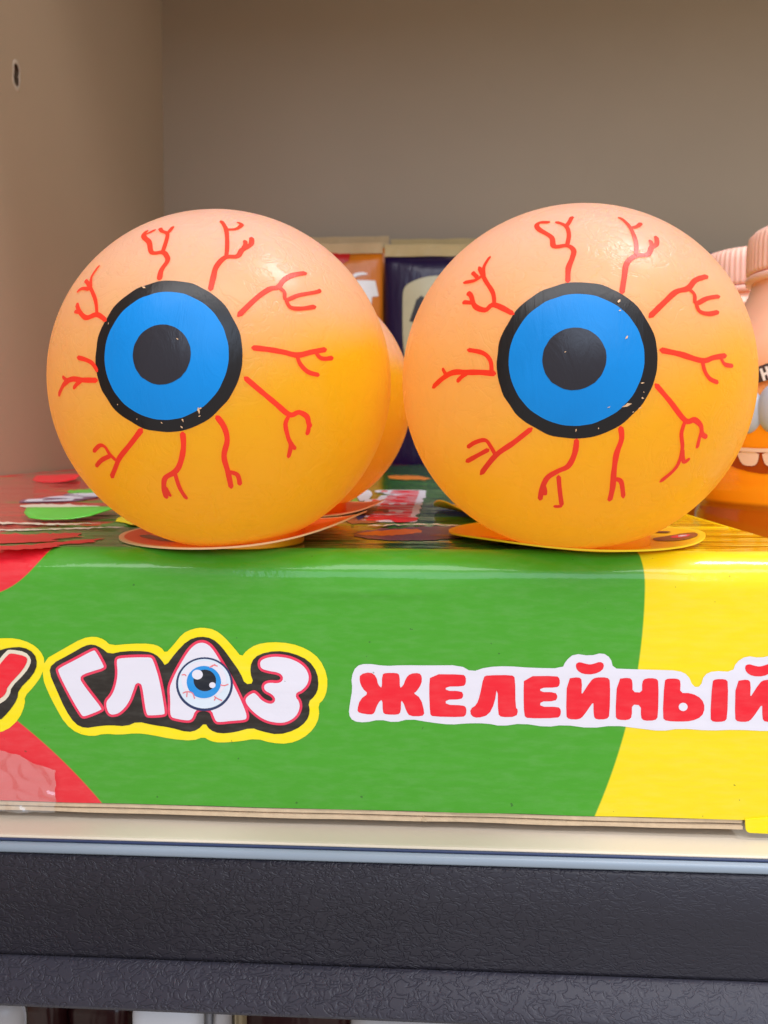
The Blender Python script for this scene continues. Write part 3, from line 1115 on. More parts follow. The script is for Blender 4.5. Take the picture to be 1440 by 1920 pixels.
def smallcircle(points):
    """axis and half angle of the circle through unit vectors (least squares plane)"""
    c = Vector((0, 0, 0))
    for p in points:
        c += p
    c /= len(points)
    # plane normal by summing cross products around the loop
    nrm = Vector((0, 0, 0))
    m = len(points)
    for i in range(m):
        nrm += (points[i] - c).cross(points[(i + 1) % m] - c)
    nrm.normalize()
    if nrm.dot(c) < 0:
        nrm = -nrm
    h = sum(p.dot(nrm) for p in points) / m
    return nrm, math.acos(max(-1, min(1, h)))


def frame(axis):
    up = Vector((0, 0, 1))
    x = up.cross(axis).normalized()
    return x, axis.cross(x).normalized()


def cap(name, axis, half, r, mat, root, centre, edge=0.0, seed=0):
    """printed disc following the ball, with a very slightly uneven ink edge"""
    x, y = frame(axis)
    verts, faces = [centre + axis * r], []
    rings, seg = 14, 96
    for k in range(1, rings + 1):
        for s in range(seg):
            a = 2 * math.pi * s / seg
            h = half * k / rings
            if k == rings:
                h += edge * noise.noise(Vector((math.cos(a) * 5, math.sin(a) * 5, seed)))
            d = axis * math.cos(h) + (x * math.cos(a) + y * math.sin(a)) * math.sin(h)
            verts.append(centre + d * r)
    for s in range(seg):
        faces.append((0, 1 + s, 1 + (s + 1) % seg))
    for k in range(rings - 1):
        for s in range(seg):
            t = (s + 1) % seg
            faces.append((1 + k * seg + s, 1 + (k + 1) * seg + s, 1 + (k + 1) * seg + t, 1 + k * seg + t))
    return new_mesh(name, verts, faces, mat, root, smooth=True)


def ribbon(path3, centre, r, w):
    """verts, faces of a strip with round ends lying on the sphere"""
    m = len(path3)
    verts, faces = [], []
    dirs = [(Vector(p)).normalized() for p in path3]
    ln = [0]
    for i in range(1, m):
        ln.append(ln[-1] + (dirs[i] - dirs[i - 1]).length * r)
    tot = ln[-1]
    for i in range(m):
        t = (dirs[min(i + 1, m - 1)] - dirs[max(i - 1, 0)])
        side = dirs[i].cross(t).normalized()
        e = min(ln[i], tot - ln[i])
        ww = w * 0.5 * (0.92 + 0.16 * noise.noise(Vector((ln[i] * 0.6, path3[0][0], path3[0][2]))))
        if e < w * 0.5:
            q = 1 - e / (w * 0.5)
            ww *= math.sqrt(max(0.05, 1 - q * q))
        a = (dirs[i] + side * (ww / r)).normalized()
        b = (dirs[i] - side * (ww / r)).normalized()
        verts += [centre + a * r, centre + dirs[i] * (r + 0.01), centre + b * r]
    for i in range(m - 1):
        for k in range(2):
            faces.append((i * 3 + k, i * 3 + k + 1, i * 3 + k + 4, i * 3 + k + 3))
    return verts, faces


def make_eyeball(px_c, py_c, depth, eyes, veins, crop, label, chips):
    """px_c, py_c: image point the sphere's centre projects to; depth: world y of the centre"""
    c = on_y(px_c, py_c, depth)
    c.z = BOX_H + R + NECK_H + 0.45
    base = Vector((c.x, c.y, BOX_H + 0.45))
    root = empty('jelly_eyeball', base, label, 'toy eyeball', 'jelly eyeballs standing on the carton')
    lc = Vector((0, 0, R + NECK_H))       # centre in the root's frame
    prof = [(0.0, 0.6)]
    a0 = math.asin(8.4 / R)
    n = 72
    for k in range(n + 1):
        a = a0 + (math.pi - a0) * k / n
        prof.append((max(0.0, R * math.sin(a)), lc.z - R * math.cos(a)))
    prof = [(0.0005, prof[1][1])] + prof[1:]
    prof[-1] = (0.0005, lc.z + R)
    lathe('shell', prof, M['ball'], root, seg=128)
    nk = [(9.6, -0.35), (9.8, -0.1), (9.8, 3.0), (9.7, 4.6), (9.2, 5.0)]
    lathe('neck', nk, M['ball_neck'], root, seg=96, origin=(4.4, 0.5, 0))
    fits = []
    for (x0, x1, y0, y1) in eyes:
        pts = []
        for i in range(32):
            a = 2 * math.pi * i / 32
            px, py = (x0 + x1) / 2 + (x1 - x0) / 2 * math.cos(a), (y0 + y1) / 2 + (y1 - y0) / 2 * math.sin(a)
            pts.append((on_sphere(px, py, c, R) - c).normalized())
        fits.append(smallcircle(pts))
    ring = cap('iris_ring', fits[0][0], fits[0][1], R + 0.05, M['e_black'], root, lc, 0.006, 1)
    cap('iris', fits[1][0], fits[1][1], R + 0.10, M['e_blue'], ring, lc, 0.004, 2)
    cap('pupil', fits[2][0], fits[2][1], R + 0.15, M['e_pupil'], ring, lc, 0.003, 3)
    for vi, branches in enumerate(veins):
        V, F = [], []
        for bi, br in enumerate(branches):
            w = 0.90 if bi == 0 else 0.76
            path = []
            for q in catmull(br, 5):
                px, py = crop(q)
                path.append(on_sphere(px, py, c, R) - c)
            v, f = ribbon(path, lc, R + 0.055 + 0.012 * bi, w)
            F += [tuple(i + len(V) for i in ff) for ff in f]
            V += v
        new_mesh('vein', V, F, M['e_red'], root, smooth=True)
    # chipped ink
    rr = random.Random(int(px_c))
    for (px, py, s) in chips:
        d0 = (on_sphere(px, py, c, R) - c).normalized()
        x, y = frame(d0)
        k = 6
        vs = []
        ang = rr.uniform(0, 3)
        for i in range(k):
            a = 2 * math.pi * i / k + ang
            l = 0.78 * s * rr.uniform(0.5, 1.3) * (1.8 if abs(math.cos(a - ang)) > 0.8 else 0.8)
            vs.append(lc + (d0 + (x * math.cos(a) + y * math.sin(a)) * (l / R)).normalized() * (R + 0.19))
        new_mesh('paint_chip', vs, [tuple(range(k))], M['e_chip'], root)
    return root


def crop1(q):
    return 60 + q[0] / 2.0, 370 + q[1] / 2.0


def crop2(q):
    return 740 + q[0] / 2.0571, 370 + q[1] / 2.0565


V1 = [
    [[(478, 312), (485, 275), (508, 240), (505, 220), (490, 207), (450, 208), (440, 170), (422, 152), (420, 138), (435, 124)], [(490, 207), (503, 168), (508, 138), (488, 128), (480, 116)], [(506, 138), (518, 126), (530, 110)], [(424, 142), (445, 132), (465, 122)]],
    [[(668, 352), (680, 300), (692, 260), (725, 226), (770, 222), (788, 198), (820, 178), (824, 150)], [(728, 226), (732, 180), (728, 122), (708, 88)], [(728, 122), (765, 120), (786, 104), (768, 94)], [(790, 195), (800, 178), (798, 162)]],
    [[(770, 448), (840, 380), (890, 345), (922, 338), (945, 310), (980, 292), (1030, 284)], [(922, 338), (945, 355), (952, 385), (1000, 368), (1070, 355), (1080, 345)], [(950, 380), (968, 413), (1010, 418), (1065, 410)]],
    [[(822, 564), (880, 570), (940, 580), (995, 592), (1050, 580), (1105, 570)], [(1060, 578), (1085, 604), (1130, 602)], [(993, 592), (1005, 625), (1035, 655), (1078, 667)]],
    [[(795, 673), (850, 720), (910, 770), (965, 815), (1000, 806), (1030, 822), (1038, 850), (1048, 860)], [(1038, 848), (1036, 870), (1030, 892)], [(965, 815), (950, 850), (960, 900), (970, 930), (960, 978)], [(966, 915), (976, 930), (988, 945)]],
    [[(690, 818), (720, 860), (732, 910), (720, 970), (735, 1030), (748, 1092)], [(733, 1028), (770, 1040), (780, 1080)]],
    [[(565, 878), (568, 940), (555, 1000), (535, 1030), (500, 1052), (495, 1090), (505, 1130)], [(498, 1082), (508, 1100), (520, 1122)], [(535, 1030), (555, 1090), (582, 1132)]],
    [[(415, 866), (370, 925), (330, 975), (315, 1010), (298, 1052)], [(318, 988), (292, 962), (275, 936), (255, 930), (230, 955)], [(296, 968), (262, 985), (240, 1010)]],
    [[(248, 686), (190, 685), (150, 682), (120, 702), (100, 745)], [(190, 685), (170, 700), (155, 718)], [(135, 688), (124, 680), (115, 672)], [(248, 655), (230, 625), (205, 610), (170, 600)]],
    [[(280, 464), (245, 440), (205, 452), (180, 430), (168, 398)], [(182, 432), (172, 430), (160, 428)], [(245, 440), (240, 390), (225, 350), (210, 322), (200, 312)], [(220, 345), (190, 343), (170, 355)], [(222, 345), (225, 300), (255, 255)]],
]
V2 = [
    [[(668, 330), (670, 275), (685, 235), (690, 205), (665, 187), (615, 190), (605, 155), (560, 127), (548, 110), (562, 98), (600, 98)], [(665, 187), (672, 145), (660, 112), (620, 95)], [(662, 114), (674, 96), (685, 75)]],
    [[(875, 374), (885, 310), (895, 255), (930, 226), (975, 222), (990, 195), (1010, 180), (1008, 150)], [(990, 197), (990, 180), (984, 165)], [(930, 226), (930, 175), (910, 122), (885, 92), (862, 78)], [(908, 120), (935, 114), (950, 100)]],
    [[(980, 464), (1040, 405), (1085, 365), (1130, 352), (1160, 320), (1208, 304)], [(1130, 352), (1155, 375), (1160, 410), (1205, 390), (1254, 382)], [(1160, 408), (1175, 440), (1210, 450), (1250, 442)]],
    [[(1020, 588), (1100, 605), (1185, 630), (1230, 618), (1280, 610)], [(1256, 616), (1272, 644), (1305, 650)], [(1185, 630), (1195, 670), (1215, 700), (1248, 715)]],
    [[(1003, 718), (1060, 785), (1120, 860), (1155, 858), (1180, 880), (1185, 912), (1205, 926)], [(1182, 900), (1174, 930), (1165, 968)], [(1120, 860), (1105, 910), (1108, 970), (1085, 1040), (1020, 1098)], [(1108, 970), (1114, 1018), (1138, 1005)]],
    [[(870, 882), (875, 930), (855, 990), (845, 1060), (840, 1120), (828, 1172)], [(845, 1085), (873, 1096), (882, 1160)]],
    [[(702, 930), (695, 985), (670, 1035), (630, 1055), (590, 1080), (570, 1120), (560, 1168)], [(632, 1070), (637, 1130), (645, 1190)], [(646, 1188), (630, 1191), (612, 1190)], [(575, 1108), (580, 1130), (578, 1148)]],
    [[(532, 888), (460, 945), (390, 995), (330, 1070)], [(390, 995), (372, 962), (350, 936), (310, 945), (280, 965)], [(366, 970), (320, 995), (275, 1020)]],
    [[(392, 680), (330, 675), (285, 675), (230, 675), (190, 695), (145, 735)], [(285, 675), (262, 690), (240, 712)], [(202, 688), (192, 672), (185, 658)], [(375, 678), (370, 630), (340, 600), (280, 588)]],
    [[(462, 452), (385, 415), (350, 435), (310, 420), (295, 380), (280, 368)], [(302, 408), (284, 406), (262, 405)], [(385, 415), (380, 370), (350, 320), (325, 268)], [(346, 312), (345, 270), (370, 228)], [(340, 302), (310, 322), (265, 330)], [(322, 312), (312, 302), (300, 290)]],
]
CH1 = [(373, 770, .35), (374, 780, .16), (343, 787, .2), (341, 800, .22), (304, 792, .14), (222, 758, .14), (271, 540, .28), (333, 636, .16), (376, 765, .2), (258, 785, .1), (205, 607, .12)]
CH2 = [(1174, 760, .5), (1160, 566, .3), (1162, 583, .16), (1175, 632, .26), (1203, 718, .2), (1204, 746, .22), (1206, 735, .12), (1141, 763, .14), (1199, 764, .16), (1080, 806, .16), (1060, 660, .12), (1122, 802, .12),
       (1186, 772, .14)]
DEP = 141.5
ball_a = make_eyeball(424, 712, DEP, [(180, 454, 526, 811), (196, 430, 549, 786), (250, 358, 609, 721)], V1, crop1,
                      'orange toy eyeball with blue iris, left one of the two at the front', CH1)
ball_b = make_eyeball(1071, 712, DEP, [(932, 1232, 529, 823), (954, 1208, 552, 798), (1017, 1137, 615, 731)], V2, crop2,
                      'orange toy eyeball with blue iris, right one of the two at the front', CH2)


def copy_thing(src, loc_mm, rz, label):
    r = src.copy()
    COL.objects.link(r)
    r.location = Vector(loc_mm) * MM
    r.rotation_euler = (0, 0, rz)
    r["label"] = label
    for ch in src.children:
        c = ch.copy()
        COL.objects.link(c)
        c.parent = r
        for gc in ch.children:
            g = gc.copy()
            COL.objects.link(g)
            g.parent = c
    return r


la, lb = ball_a.location / MM, ball_b.location / MM
copy_thing(ball_a, (la.x + 2.6, la.y + 61.5, la.z), math.radians(-40), 'orange toy eyeball half hidden behind the front left eyeball')
copy_thing(ball_b, (lb.x + 3.5, lb.y + 61.5, lb.z), math.radians(-18), 'orange toy eyeball hidden behind the front right eyeball')


# ------------------------------------------------------------------ round cards under the eyeballs
def m_card(name, col, rim):
    t = NT(name)
    x, y, z = t.xyz()
    d = t.math('SQRT', t.math('ADD', t.math('MULTIPLY', x, x), t.math('MULTIPLY', y, y)))
    c = t.mix(t.ramp(d, 0.0234, 0.0236), col, rim)
    t.set(color=c, rough=0.35, spec=0.25, coat=0.1, coat_rough=0.1, normal=t.bump(t.noise(80, 3), 0.0004, 0.5))
    return t.m


M['card_red'] = m_card('card_red_print', (0.75, 0.13, 0.03, 1), (0.85, 0.55, 0.30, 1))
M['card_yel'] = m_card('card_yellow_print', (0.88, 0.55, 0.01, 1), (0.88, 0.68, 0.02, 1))


def make_card(cx, cy, r, lift, mat, label, art, flat_r=14.5):
    """round card; lift(a) gives how far its rim curls up in mm at angle a"""
    verts, faces = [], []
    rings, seg = 16, 72
    z0 = 0.06
    th = 0.32

    def surf(x, y):
        d = math.hypot(x, y)
        a = math.atan2(y, x)
        q = max(0, (d - flat_r) / (r - flat_r))
        return z0 + lift(a) * q * q
    for side in (0, 1):
        verts.append((0, 0, z0 + th * side))
        for k in range(1, rings + 1):
            for s in range(seg):
                a = 2 * math.pi * s / seg
                d = r * k / rings
                x, y = d * math.cos(a), d * math.sin(a)
                verts.append((x, y, surf(x, y) + th * side))
    m = 1 + rings * seg
    for side in (0, 1):
        o = side * m
        for s in range(seg):
            faces.append((o, o + 1 + s, o + 1 + (s + 1) % seg))
        for k in range(rings - 1):
            for s in range(seg):
                t = (s + 1) % seg
                faces.append((o + 1 + k * seg + s, o + 1 + (k + 1) * seg + s, o + 1 + (k + 1) * seg + t, o + 1 + k * seg + t))
    e = 1 + (rings - 1) * seg
    for s in range(seg):
        t = (s + 1) % seg
        faces.append((e + s, e + t, m + e + t, m + e + s))
    root = empty('round_card', (cx, cy, BOX_H), label, 'card', 'round cards under the eyeballs')
    new_mesh('card_disc', verts, faces, mat, root, smooth=False)
    for lay, (pts, mt) in enumerate(art):
        p = chaikin(pts, 2)
        bm = bmesh.new()
        f = bm.faces.new([bm.verts.new((x, y, 0)) for x, y in p])
        f.normal_update()
        bmesh.ops.triangulate(bm, faces=[f])
        for _ in range(2):
            le = [q for q in bm.edges if q.calc_length() > 1.5]
            bmesh.ops.subdivide_edges(bm, edges=le, cuts=1)
            bmesh.ops.triangulate(bm, faces=bm.faces[:])
        bm.verts.index_update()
        vs = [(v.co.x, v.co.y, surf(v.co.x, v.co.y) + th + 0.05 + 0.025 * lay) for v in bm.verts]
        fs = [tuple(v.index for v in fc.verts) for fc in bm.faces]
        bm.free()
        new_mesh('printed_art', vs, fs, M[mt], root, smooth=True)
    return root


art_a = [([(-21, -6), (-15, -13), (-8, -17), (-3, -19), (4, -18), (-6, -12), (-13, -5)], 'p_brown'), ([(-19, -5), (-14, -10), (-10, -12), (-13, -6)], 'p_orange'), ([(-14, -12), (-8, -16), (-5, -17), (-9, -12)], 'p_purple')]
art_b = [([(-20, -6), (-15, -13), (-9, -17), (-8, -14), (-15, -6)], 'p_orange'), ([(-16, -12), (-10, -16), (-7, -17), (-9, -14)], 'p_brown'),
         ([(13, -10), (16, -12), (19, -11), (22, -8), (23, -3), (21, -2), (17, -4), (14, -6)], 'p_brown'), ([(17, -8), (20, -8), (21.5, -5), (20, -4), (17.5, -5)], 'p_pinkred'), ([(18.5, -7), (20.5, -6.5), (20.5, -5), (19, -5)], 'p_pale'),
         ([(12, -2), (14, -3), (14, 0), (12.5, 1)], 'p_navy'), ([(16, 2), (19, 0), (20, 2), (17, 4)], 'p_brown'), ([(12, 4), (14, 3), (15, 5), (13, 6.5)], 'p_brown')]


def gauss(a, c, w):
    d = (a - c + math.pi) % (2 * math.pi) - math.pi
    return math.exp(-(d / w) ** 2)


make_card(la.x + 0.5, la.y + 13.0, 24.5, lambda a: 0.1 + 4.6 * gauss(a, -0.15, 0.85), M['card_red'], 'red printed round card curling up under the front left eyeball', art_a, 1.0)
make_card(lb.x + 3.0, lb.y + 13.5, 24.5, lambda a: 0.3 + 0.9 * gauss(a, -2.4, 0.6) + 0.8 * gauss(a, -0.2, 0.5), M['card_yel'], 'yellow printed round card flat under the front right eyeball', art_b, 14.0)
make_card(la.x + 1.5, la.y + 64.5, 24.5, lambda a: 0.3 + 2.6 * gauss(a, -0.1, 0.6), M['card_red'], 'red printed round card under the half hidden rear left eyeball', art_a)
make_card(lb.x + 0.5, lb.y + 62.0, 24.5, lambda a: 0.3 + 3.2 * gauss(a, -2.75, 0.45), M['card_yel'], 'yellow card whose corner shows left of the front right eyeball, behind it', art_b)


# curled printed scraps lying on the left of the lid
def scrap(name, pix, hgt, mat, label):
    p = [topo(*q) for q in chaikin(pix, 1)]
    cx = sum(q[0] for q in p) / len(p)
    cy = sum(q[1] for q in p) / len(p)
    xs = [q[0] for q in p]
    ys = [q[1] for q in p]
    w, d = max(xs) - min(xs), max(ys) - min(ys)
    bm = bmesh.new()
    f = bm.faces.new([bm.verts.new((x - cx, y - cy, 0)) for x, y in p])
    f.normal_update()
    bmesh.ops.triangulate(bm, faces=[f])
    for _ in range(4):
        le = [q for q in bm.edges if q.calc_length() > 2.5]
        if not le:
            break
        bmesh.ops.subdivide_edges(bm, edges=le, cuts=1)
        bmesh.ops.triangulate(bm, faces=bm.faces[:])
    for v in bm.verts:
        t = (v.co.y - (min(ys) - cy)) / d
        v.co.z = 0.30 + hgt * max(0.0, math.sin(math.pi * min(1, max(0, t)))) ** 1.5 * (0.8 + 0.4 * noise.noise(Vector((v.co.x * 0.06, v.co.y * 0.05, 3))))
    r = bmesh.ops.extrude_face_region(bm, geom=bm.faces[:])
    bmesh.ops.translate(bm, vec=(0, 0, 0.25), verts=[g for g in r['geom'] if isinstance(g, bmesh.types.BMVert)])
    bm.verts.index_update()
    vs = [tuple(v.co) for v in bm.verts]
    fs = [tuple(v.index for v in fc.verts) for fc in bm.faces]
    bm.free()
    o = new_mesh(name, vs, fs, mat, smooth=True)
    o.location = Vector((cx, cy, BOX_H)) * MM
    tag(o, label, 'paper scrap')
    return o


scrap('paper_scrap', [(40, 968), (80, 958), (150, 955), (222, 958), (228, 966), (150, 977), (60, 978)], 1.6, M['p_green'], 'bright green curled paper strip lying on the carton lid at left')
scrap('paper_scrap', [(58, 903), (90, 897), (148, 895), (152, 903), (110, 906), (70, 906)], 2.2, M['p_red'], 'red curled paper strip lying on the carton lid beside the side wall')

# ------------------------------------------------------------------ snack pouches behind the carton


def m_foil(name, col, seam=None):
    t = NT(name)
    f = t.noise(30, 4, 0.6, t.scaled(1, 1, 0.7))
    c = t.mix(f, tuple(v * 0.8 for v in col[:3]) + (1,), tuple(min(1, v * 1.15) for v in col[:3]) + (1,))
    b = t.bump(t.noise(28, 4, 0.55, t.scaled(1.6, 1, 0.6)), 0.004, 0.5)
    t.set(color=c, rough=0.3, spec=0.35, coat=0.1, coat_rough=0.12, normal=b, coat_normal=b)
    return t.m


M['foil_navy'] = m_foil('navy_foil', (0.012, 0.004, 0.042, 1))
M['foil_orange'] = m_foil('orange_foil', (0.62, 0.17, 0.008, 1))
M['foil_grey'] = m_foil('grey_violet_foil', (0.12, 0.10, 0.13, 1))
M['foil_red'] = m_foil('red_foil', (0.50, 0.012, 0.012, 1))
M['seal_gold'] = m_foil('gold_beige_seal', (0.50, 0.38, 0.18, 1))
M['seal_beige'] = m_foil('beige_seal', (0.55, 0.40, 0.22, 1))
M['cream_print'] = plain('cream_emblem', (0.52, 0.47, 0.30, 1), 0.35, 0.1, 120)
M['white_print'] = plain('white_label_print', (0.82, 0.80, 0.82, 1), 0.3, 0.06, 120)
M['ink'] = plain('black_ink', (0.02, 0.015, 0.02, 1), 0.4, 0.1, 300)


def bulge(u, v, t):
    return t * (math.sin(math.pi * u) ** 0.55) * (math.sin(math.pi * min(1, 0.04 + v * 0.96)) ** 0.45)


def make_pouch(x0, x1, y, h, t, body, seal, label, seal_h=8.5):
    """upright foil pouch: pillow body, flat crimped top seal"""
    cx = (x0 + x1) / 2
    h = h - SH
    root = empty('snack_pouch', (cx, y, SH), label, 'pouch', 'foil pouches at the back of the shelf')
    nx, nz = 28, 36
    w = x1 - x0
    hb = h - seal_h

    def pt(i, k, side):
        u, v = i / nx, k / nz
        b = bulge(u, v, t) + 0.8 * noise.noise(Vector((u * 3 + x0, v * 6, side * 4))) * math.sin(math.pi * u)
        return (-w / 2 + w * u, (-b - 0.25) if side == 0 else (b * 0.6 + 0.25), hb * v)
    verts, faces = [], []
    n = nz + 1
    for side in (0, 1):
        for i in range(nx + 1):
            for k in range(nz + 1):
                verts.append(pt(i, k, side))
    off = (nx + 1) * n
    for i in range(nx):
        for k in range(nz):
            a = i * n + k
            faces.append((a, a + n, a + n + 1, a + 1))
            faces.append((off + a, off + a + 1, off + a + n + 1, off + a + n))
    for k in range(nz):
        faces.append((k, k + 1, off + k + 1, off + k))
        a = nx * n + k
        faces.append((a, off + a, off + a + 1, a + 1))
    for i in range(nx):
        a = i * n
        faces.append((a, off + a, off + a + n, a + n))
        a = i * n + nz
        faces.append((a, a + n, off + a + n, off + a))
    new_mesh('pouch_body', verts, faces, body, root, smooth=True)
    # seal with fine horizontal crimps
    prof = []
    m = 14
    for k in range(m + 1):
        z = hb + 0.05 + (seal_h) * k / m
        prof.append((-0.55 - (0.18 if k % 2 else 0), z))
    for k in range(m, -1, -1):
        prof.append((0.55, hb + 0.05 + seal_h * k / m))

    def wob(x, yy, z):
        return (1.1 * noise.noise(Vector((x * 0.05, 2, x0))), 0.5 * noise.noise(Vector((x * 0.06, 9, x0))))
    s = extrude_profile('top_seal', prof, -w / 2, w / 2, seal, root, nx=24, smooth=False, wob=wob)
    return root, pt, (cx, y)


def pouch_patch(root, pts, cx, y, t, h, w, mat, name, lay, seal_h=8.5):
    """print on the front of a pouch; pts in world mm (x, z)"""
    h = h - SH
    hb = h - seal_h
    bm = bmesh.new()
    f = bm.faces.new([bm.verts.new((x, 0, z - SH)) for x, z in pts])
    f.normal_update()
    bmesh.ops.triangulate(bm, faces=[f])
    for _ in range(4):
        le = [q for q in bm.edges if q.calc_length() > 4]
        if not le:
            break
        bmesh.ops.subdivide_edges(bm, edges=le, cuts=1)
        bmesh.ops.triangulate(bm, faces=bm.faces[:])
    bm.verts.index_update()
    vs = []
    for v in bm.verts:
        u = (v.co.x - cx + w / 2) / w
        vv = v.co.z / hb
        u = min(0.999, max(0.001, u))
        b = bulge(u, vv, t) + 0.8 * noise.noise(Vector((u * 3 + cx - w / 2, vv * 6, 0))) * math.sin(math.pi * u)
        vs.append((v.co.x - cx, -b - 0.25 - 0.35 - 0.15 * lay, v.co.z))
    fs = [tuple(v.index for v in fc.verts) for fc in bm.faces]
    bm.free()
    return new_mesh(name, vs, fs, mat, root, smooth=True)


PY = 600.0


def pz(px, py, y=PY):
    p = on_y(px, py, y)
    return (p.x, p.z)


xa = pz(719, 500)[0]
# navy pouch
h1 = pz(800, 459)[1]
nv, _, (ncx, ncy) = make_pouch(xa + 1.0, xa + 92, PY, h1, 13, M['foil_navy'], M['seal_gold'], 'navy foil pouch with gold top seal and cream emblem, between the eyeballs', 9)
emb = [(755, 560), (758, 540), (775, 530), (800, 522), (830, 520), (860, 526), (885, 545), (888, 600), (885, 660), (870, 690), (770, 690), (756, 670)]
emblem = pouch_patch(nv, [pz(*q) for q in chaikin(emb, 2)], ncx, ncy, 13, h1, 91, M['cream_print'], 'emblem', 1, 9)
LA = [(768, 606), (781, 566), (790, 558), (800, 566), (816, 606), (806, 608), (801, 594), (784, 594), (778, 608)]
pouch_patch(nv, [pz(*q) for q in LA], ncx, ncy, 13, h1, 91, M['ink'], 'letter', 2, 9).parent = emblem
# orange pouch
h2 = pz(650, 456)[1]
og, _, (ocx, ocy) = make_pouch(xa - 92, xa - 0.6, PY + 1.5, h2, 12, M['foil_orange'], M['seal_beige'], 'orange foil pouch with beige top seal behind the left eyeball', 8)
pouch_patch(og, [pz(*q) for q in [(560, 474), (657, 474), (655, 490), (640, 498), (560, 498)]], ocx, ocy, 12, h2, 91.4, M['foil_red'], 'red_band', 1, 8)
pouch_patch(og, [pz(*q) for q in [(640, 528), (704, 527), (710, 556), (698, 558), (697, 572), (690, 572), (688, 558), (640, 556)]], ocx, ocy, 12, h2, 91.4, M['white_print'], 'white_patch', 1, 8)  # plain white patch on the pouch front
pouch_patch(og, [pz(*q) for q in chaikin([(660, 520), (668, 513), (685, 512), (692, 516), (675, 518), (662, 524)], 1)], ocx, ocy, 12, h2, 91.4, M['white_print'], 'white_print', 1, 8)
# second row, only their seals show above the first
h3 = pz(650, 444, PY + 26)[1]
make_pouch(xa - 94, xa + 3, PY + 27, h3, 6, M['foil_orange'], M['seal_beige'], 'beige pouch top showing above the orange pouch', 9)
make_pouch(xa + 4.5, xa + 98, PY + 27, pz(800, 448, PY + 26)[1], 6, M['foil_navy'], M['seal_gold'], 'gold pouch top showing above the navy pouch', 9)
xb = pz(1235, 500)[0]
make_pouch(xb, xb + 110, PY + 4, pz(1360, 471)[1], 11, M['foil_grey'], M['foil_grey'], 'dark grey pouch behind the orange bottles at right', 6)

# ------------------------------------------------------------------ orange bottles at the right


def m_bottle():
    t = NT('orange_drink_plastic')
    x, y, z = t.xyz()
    f = t.ramp(z, 0.070, 0.100)
    low = t.ramp(z, 0.0500, 0.0485)
    c = t.mix(f, (0.95, 0.31, 0.010, 1), (0.93, 0.50, 0.34, 1))
    c = t.mix(low, c, (0.42, 0.085, 0.004, 1))
    b = t.bump(t.noise(60, 3), 0.0008, 0.3)
    t.set(color=c, rough=0.16, coat=0.6, coat_rough=0.05, sss=0.25, sss_scale=0.005, normal=b)
    return t.m


M['bottle'] = m_bottle()
M['cap'] = plain('pink_orange_cap', (0.92, 0.56, 0.46, 1), 0.35, 0.06, 200, sss=0.2, sss_scale=0.003)
M['eye_grey'] = plain('bottle_eye_grey', (0.42, 0.48, 0.60, 1), 0.25, 0.12, 90)
M['eye_dark'] = plain('bottle_eye_dark', (0.03, 0.07, 0.13, 1), 0.25, 0.1, 90)
M['tooth'] = plain('bottle_tooth', (0.78, 0.56, 0.45, 1), 0.3, 0.06, 150)
M['mouth'] = plain('bottle_mouth', (0.34, 0.045, 0.004, 1), 0.35, 0.15, 150)
M['label_dark'] = plain('bottle_label_dark', (0.05, 0.03, 0.04, 1), 0.3, 0.1, 200)


def make_bottle(cx, cy, top, label, sc=1.0):
    root = empty('monster_bottle', (cx, cy, SH), label, 'bottle', 'orange bottles beside the carton')
    k = top / 125.5
    rb = 32.0
    prof = [(28, 0), (31, 1.2), (32, 4), (32, 12), (31.4, 13.2), (31.4, 15), (32, 16), (32, 44), (31.2, 46), (31.2, 48), (rb, 49.6), (rb + .2, 55), (rb, 62), (rb, 74), (31, 82), (28, 91), (23.5, 99), (20, 104),
            (18.2, 107), (17.4, 110), (17.2, 112.5), (15, 113)]
    prof = [(r * sc, z * k) for r, z in prof]
    lathe('bottle_body', prof, M['bottle'], root, seg=72)
    cap_p = [(17.6, 112.8), (18.4, 113.0), (18.6, 114.0), (18.5, 121.0), (18.0, 123.6), (16.8, 125.0), (15.0, 125.5), (0.001, 125.5)]
    cap_p = [(r * sc, z * k) for r, z in cap_p]

    def rib(a, z, i):
        return 1.0 + (0.016 * math.cos(a * 60) if 1 <= i <= 4 else 0)
    cp = lathe('cap', cap_p, M['cap'], root, seg=240, rmod=rib)
    lathe('cap_ring', [(17.3 * sc, 110.2 * k), (18.9 * sc, 110.4 * k), (19.1 * sc, 111.6 * k), (18.6 * sc, 112.4 * k), (17.3 * sc, 112.6 * k)], M['cap'], cp, seg=72)
    return root, rb * sc


BX, BY = 113.0, 232.0
bt, brad = make_bottle(BX, BY, 127.7, 'orange bottle with teeth and eyes, cut off by the right edge')
make_bottle(122.0, 302.0, 136.2, 'orange bottle mostly hidden behind the right eyeball', 0.97)


def bottle_patch(pix, mat, name, lay, thick=0.0, par=None):
    bm = bmesh.new()
    f = bm.faces.new([bm.verts.new((px, py, 0)) for px, py in pix])
    f.normal_update()
    bmesh.ops.triangulate(bm, faces=[f])
    for _ in range(4):
        le = [q for q in bm.edges if q.calc_length() > 9]
        if not le:
            break
        bmesh.ops.subdivide_edges(bm, edges=le, cuts=1)
        bmesh.ops.triangulate(bm, faces=bm.faces[:])
    bm.verts.index_update()
    vs = []
    for v in bm.verts:
        q = on_cyl(v.co.x, v.co.y, BX, BY, brad + 0.35 + 0.12 * lay + thick)
        vs.append((q.x - BX, q.y - BY, q.z - SH))
    fs = [tuple(v.index for v in fc.verts) for fc in bm.faces]
    bm.free()
    return new_mesh(name, vs, fs, mat, par or bt, smooth=True)


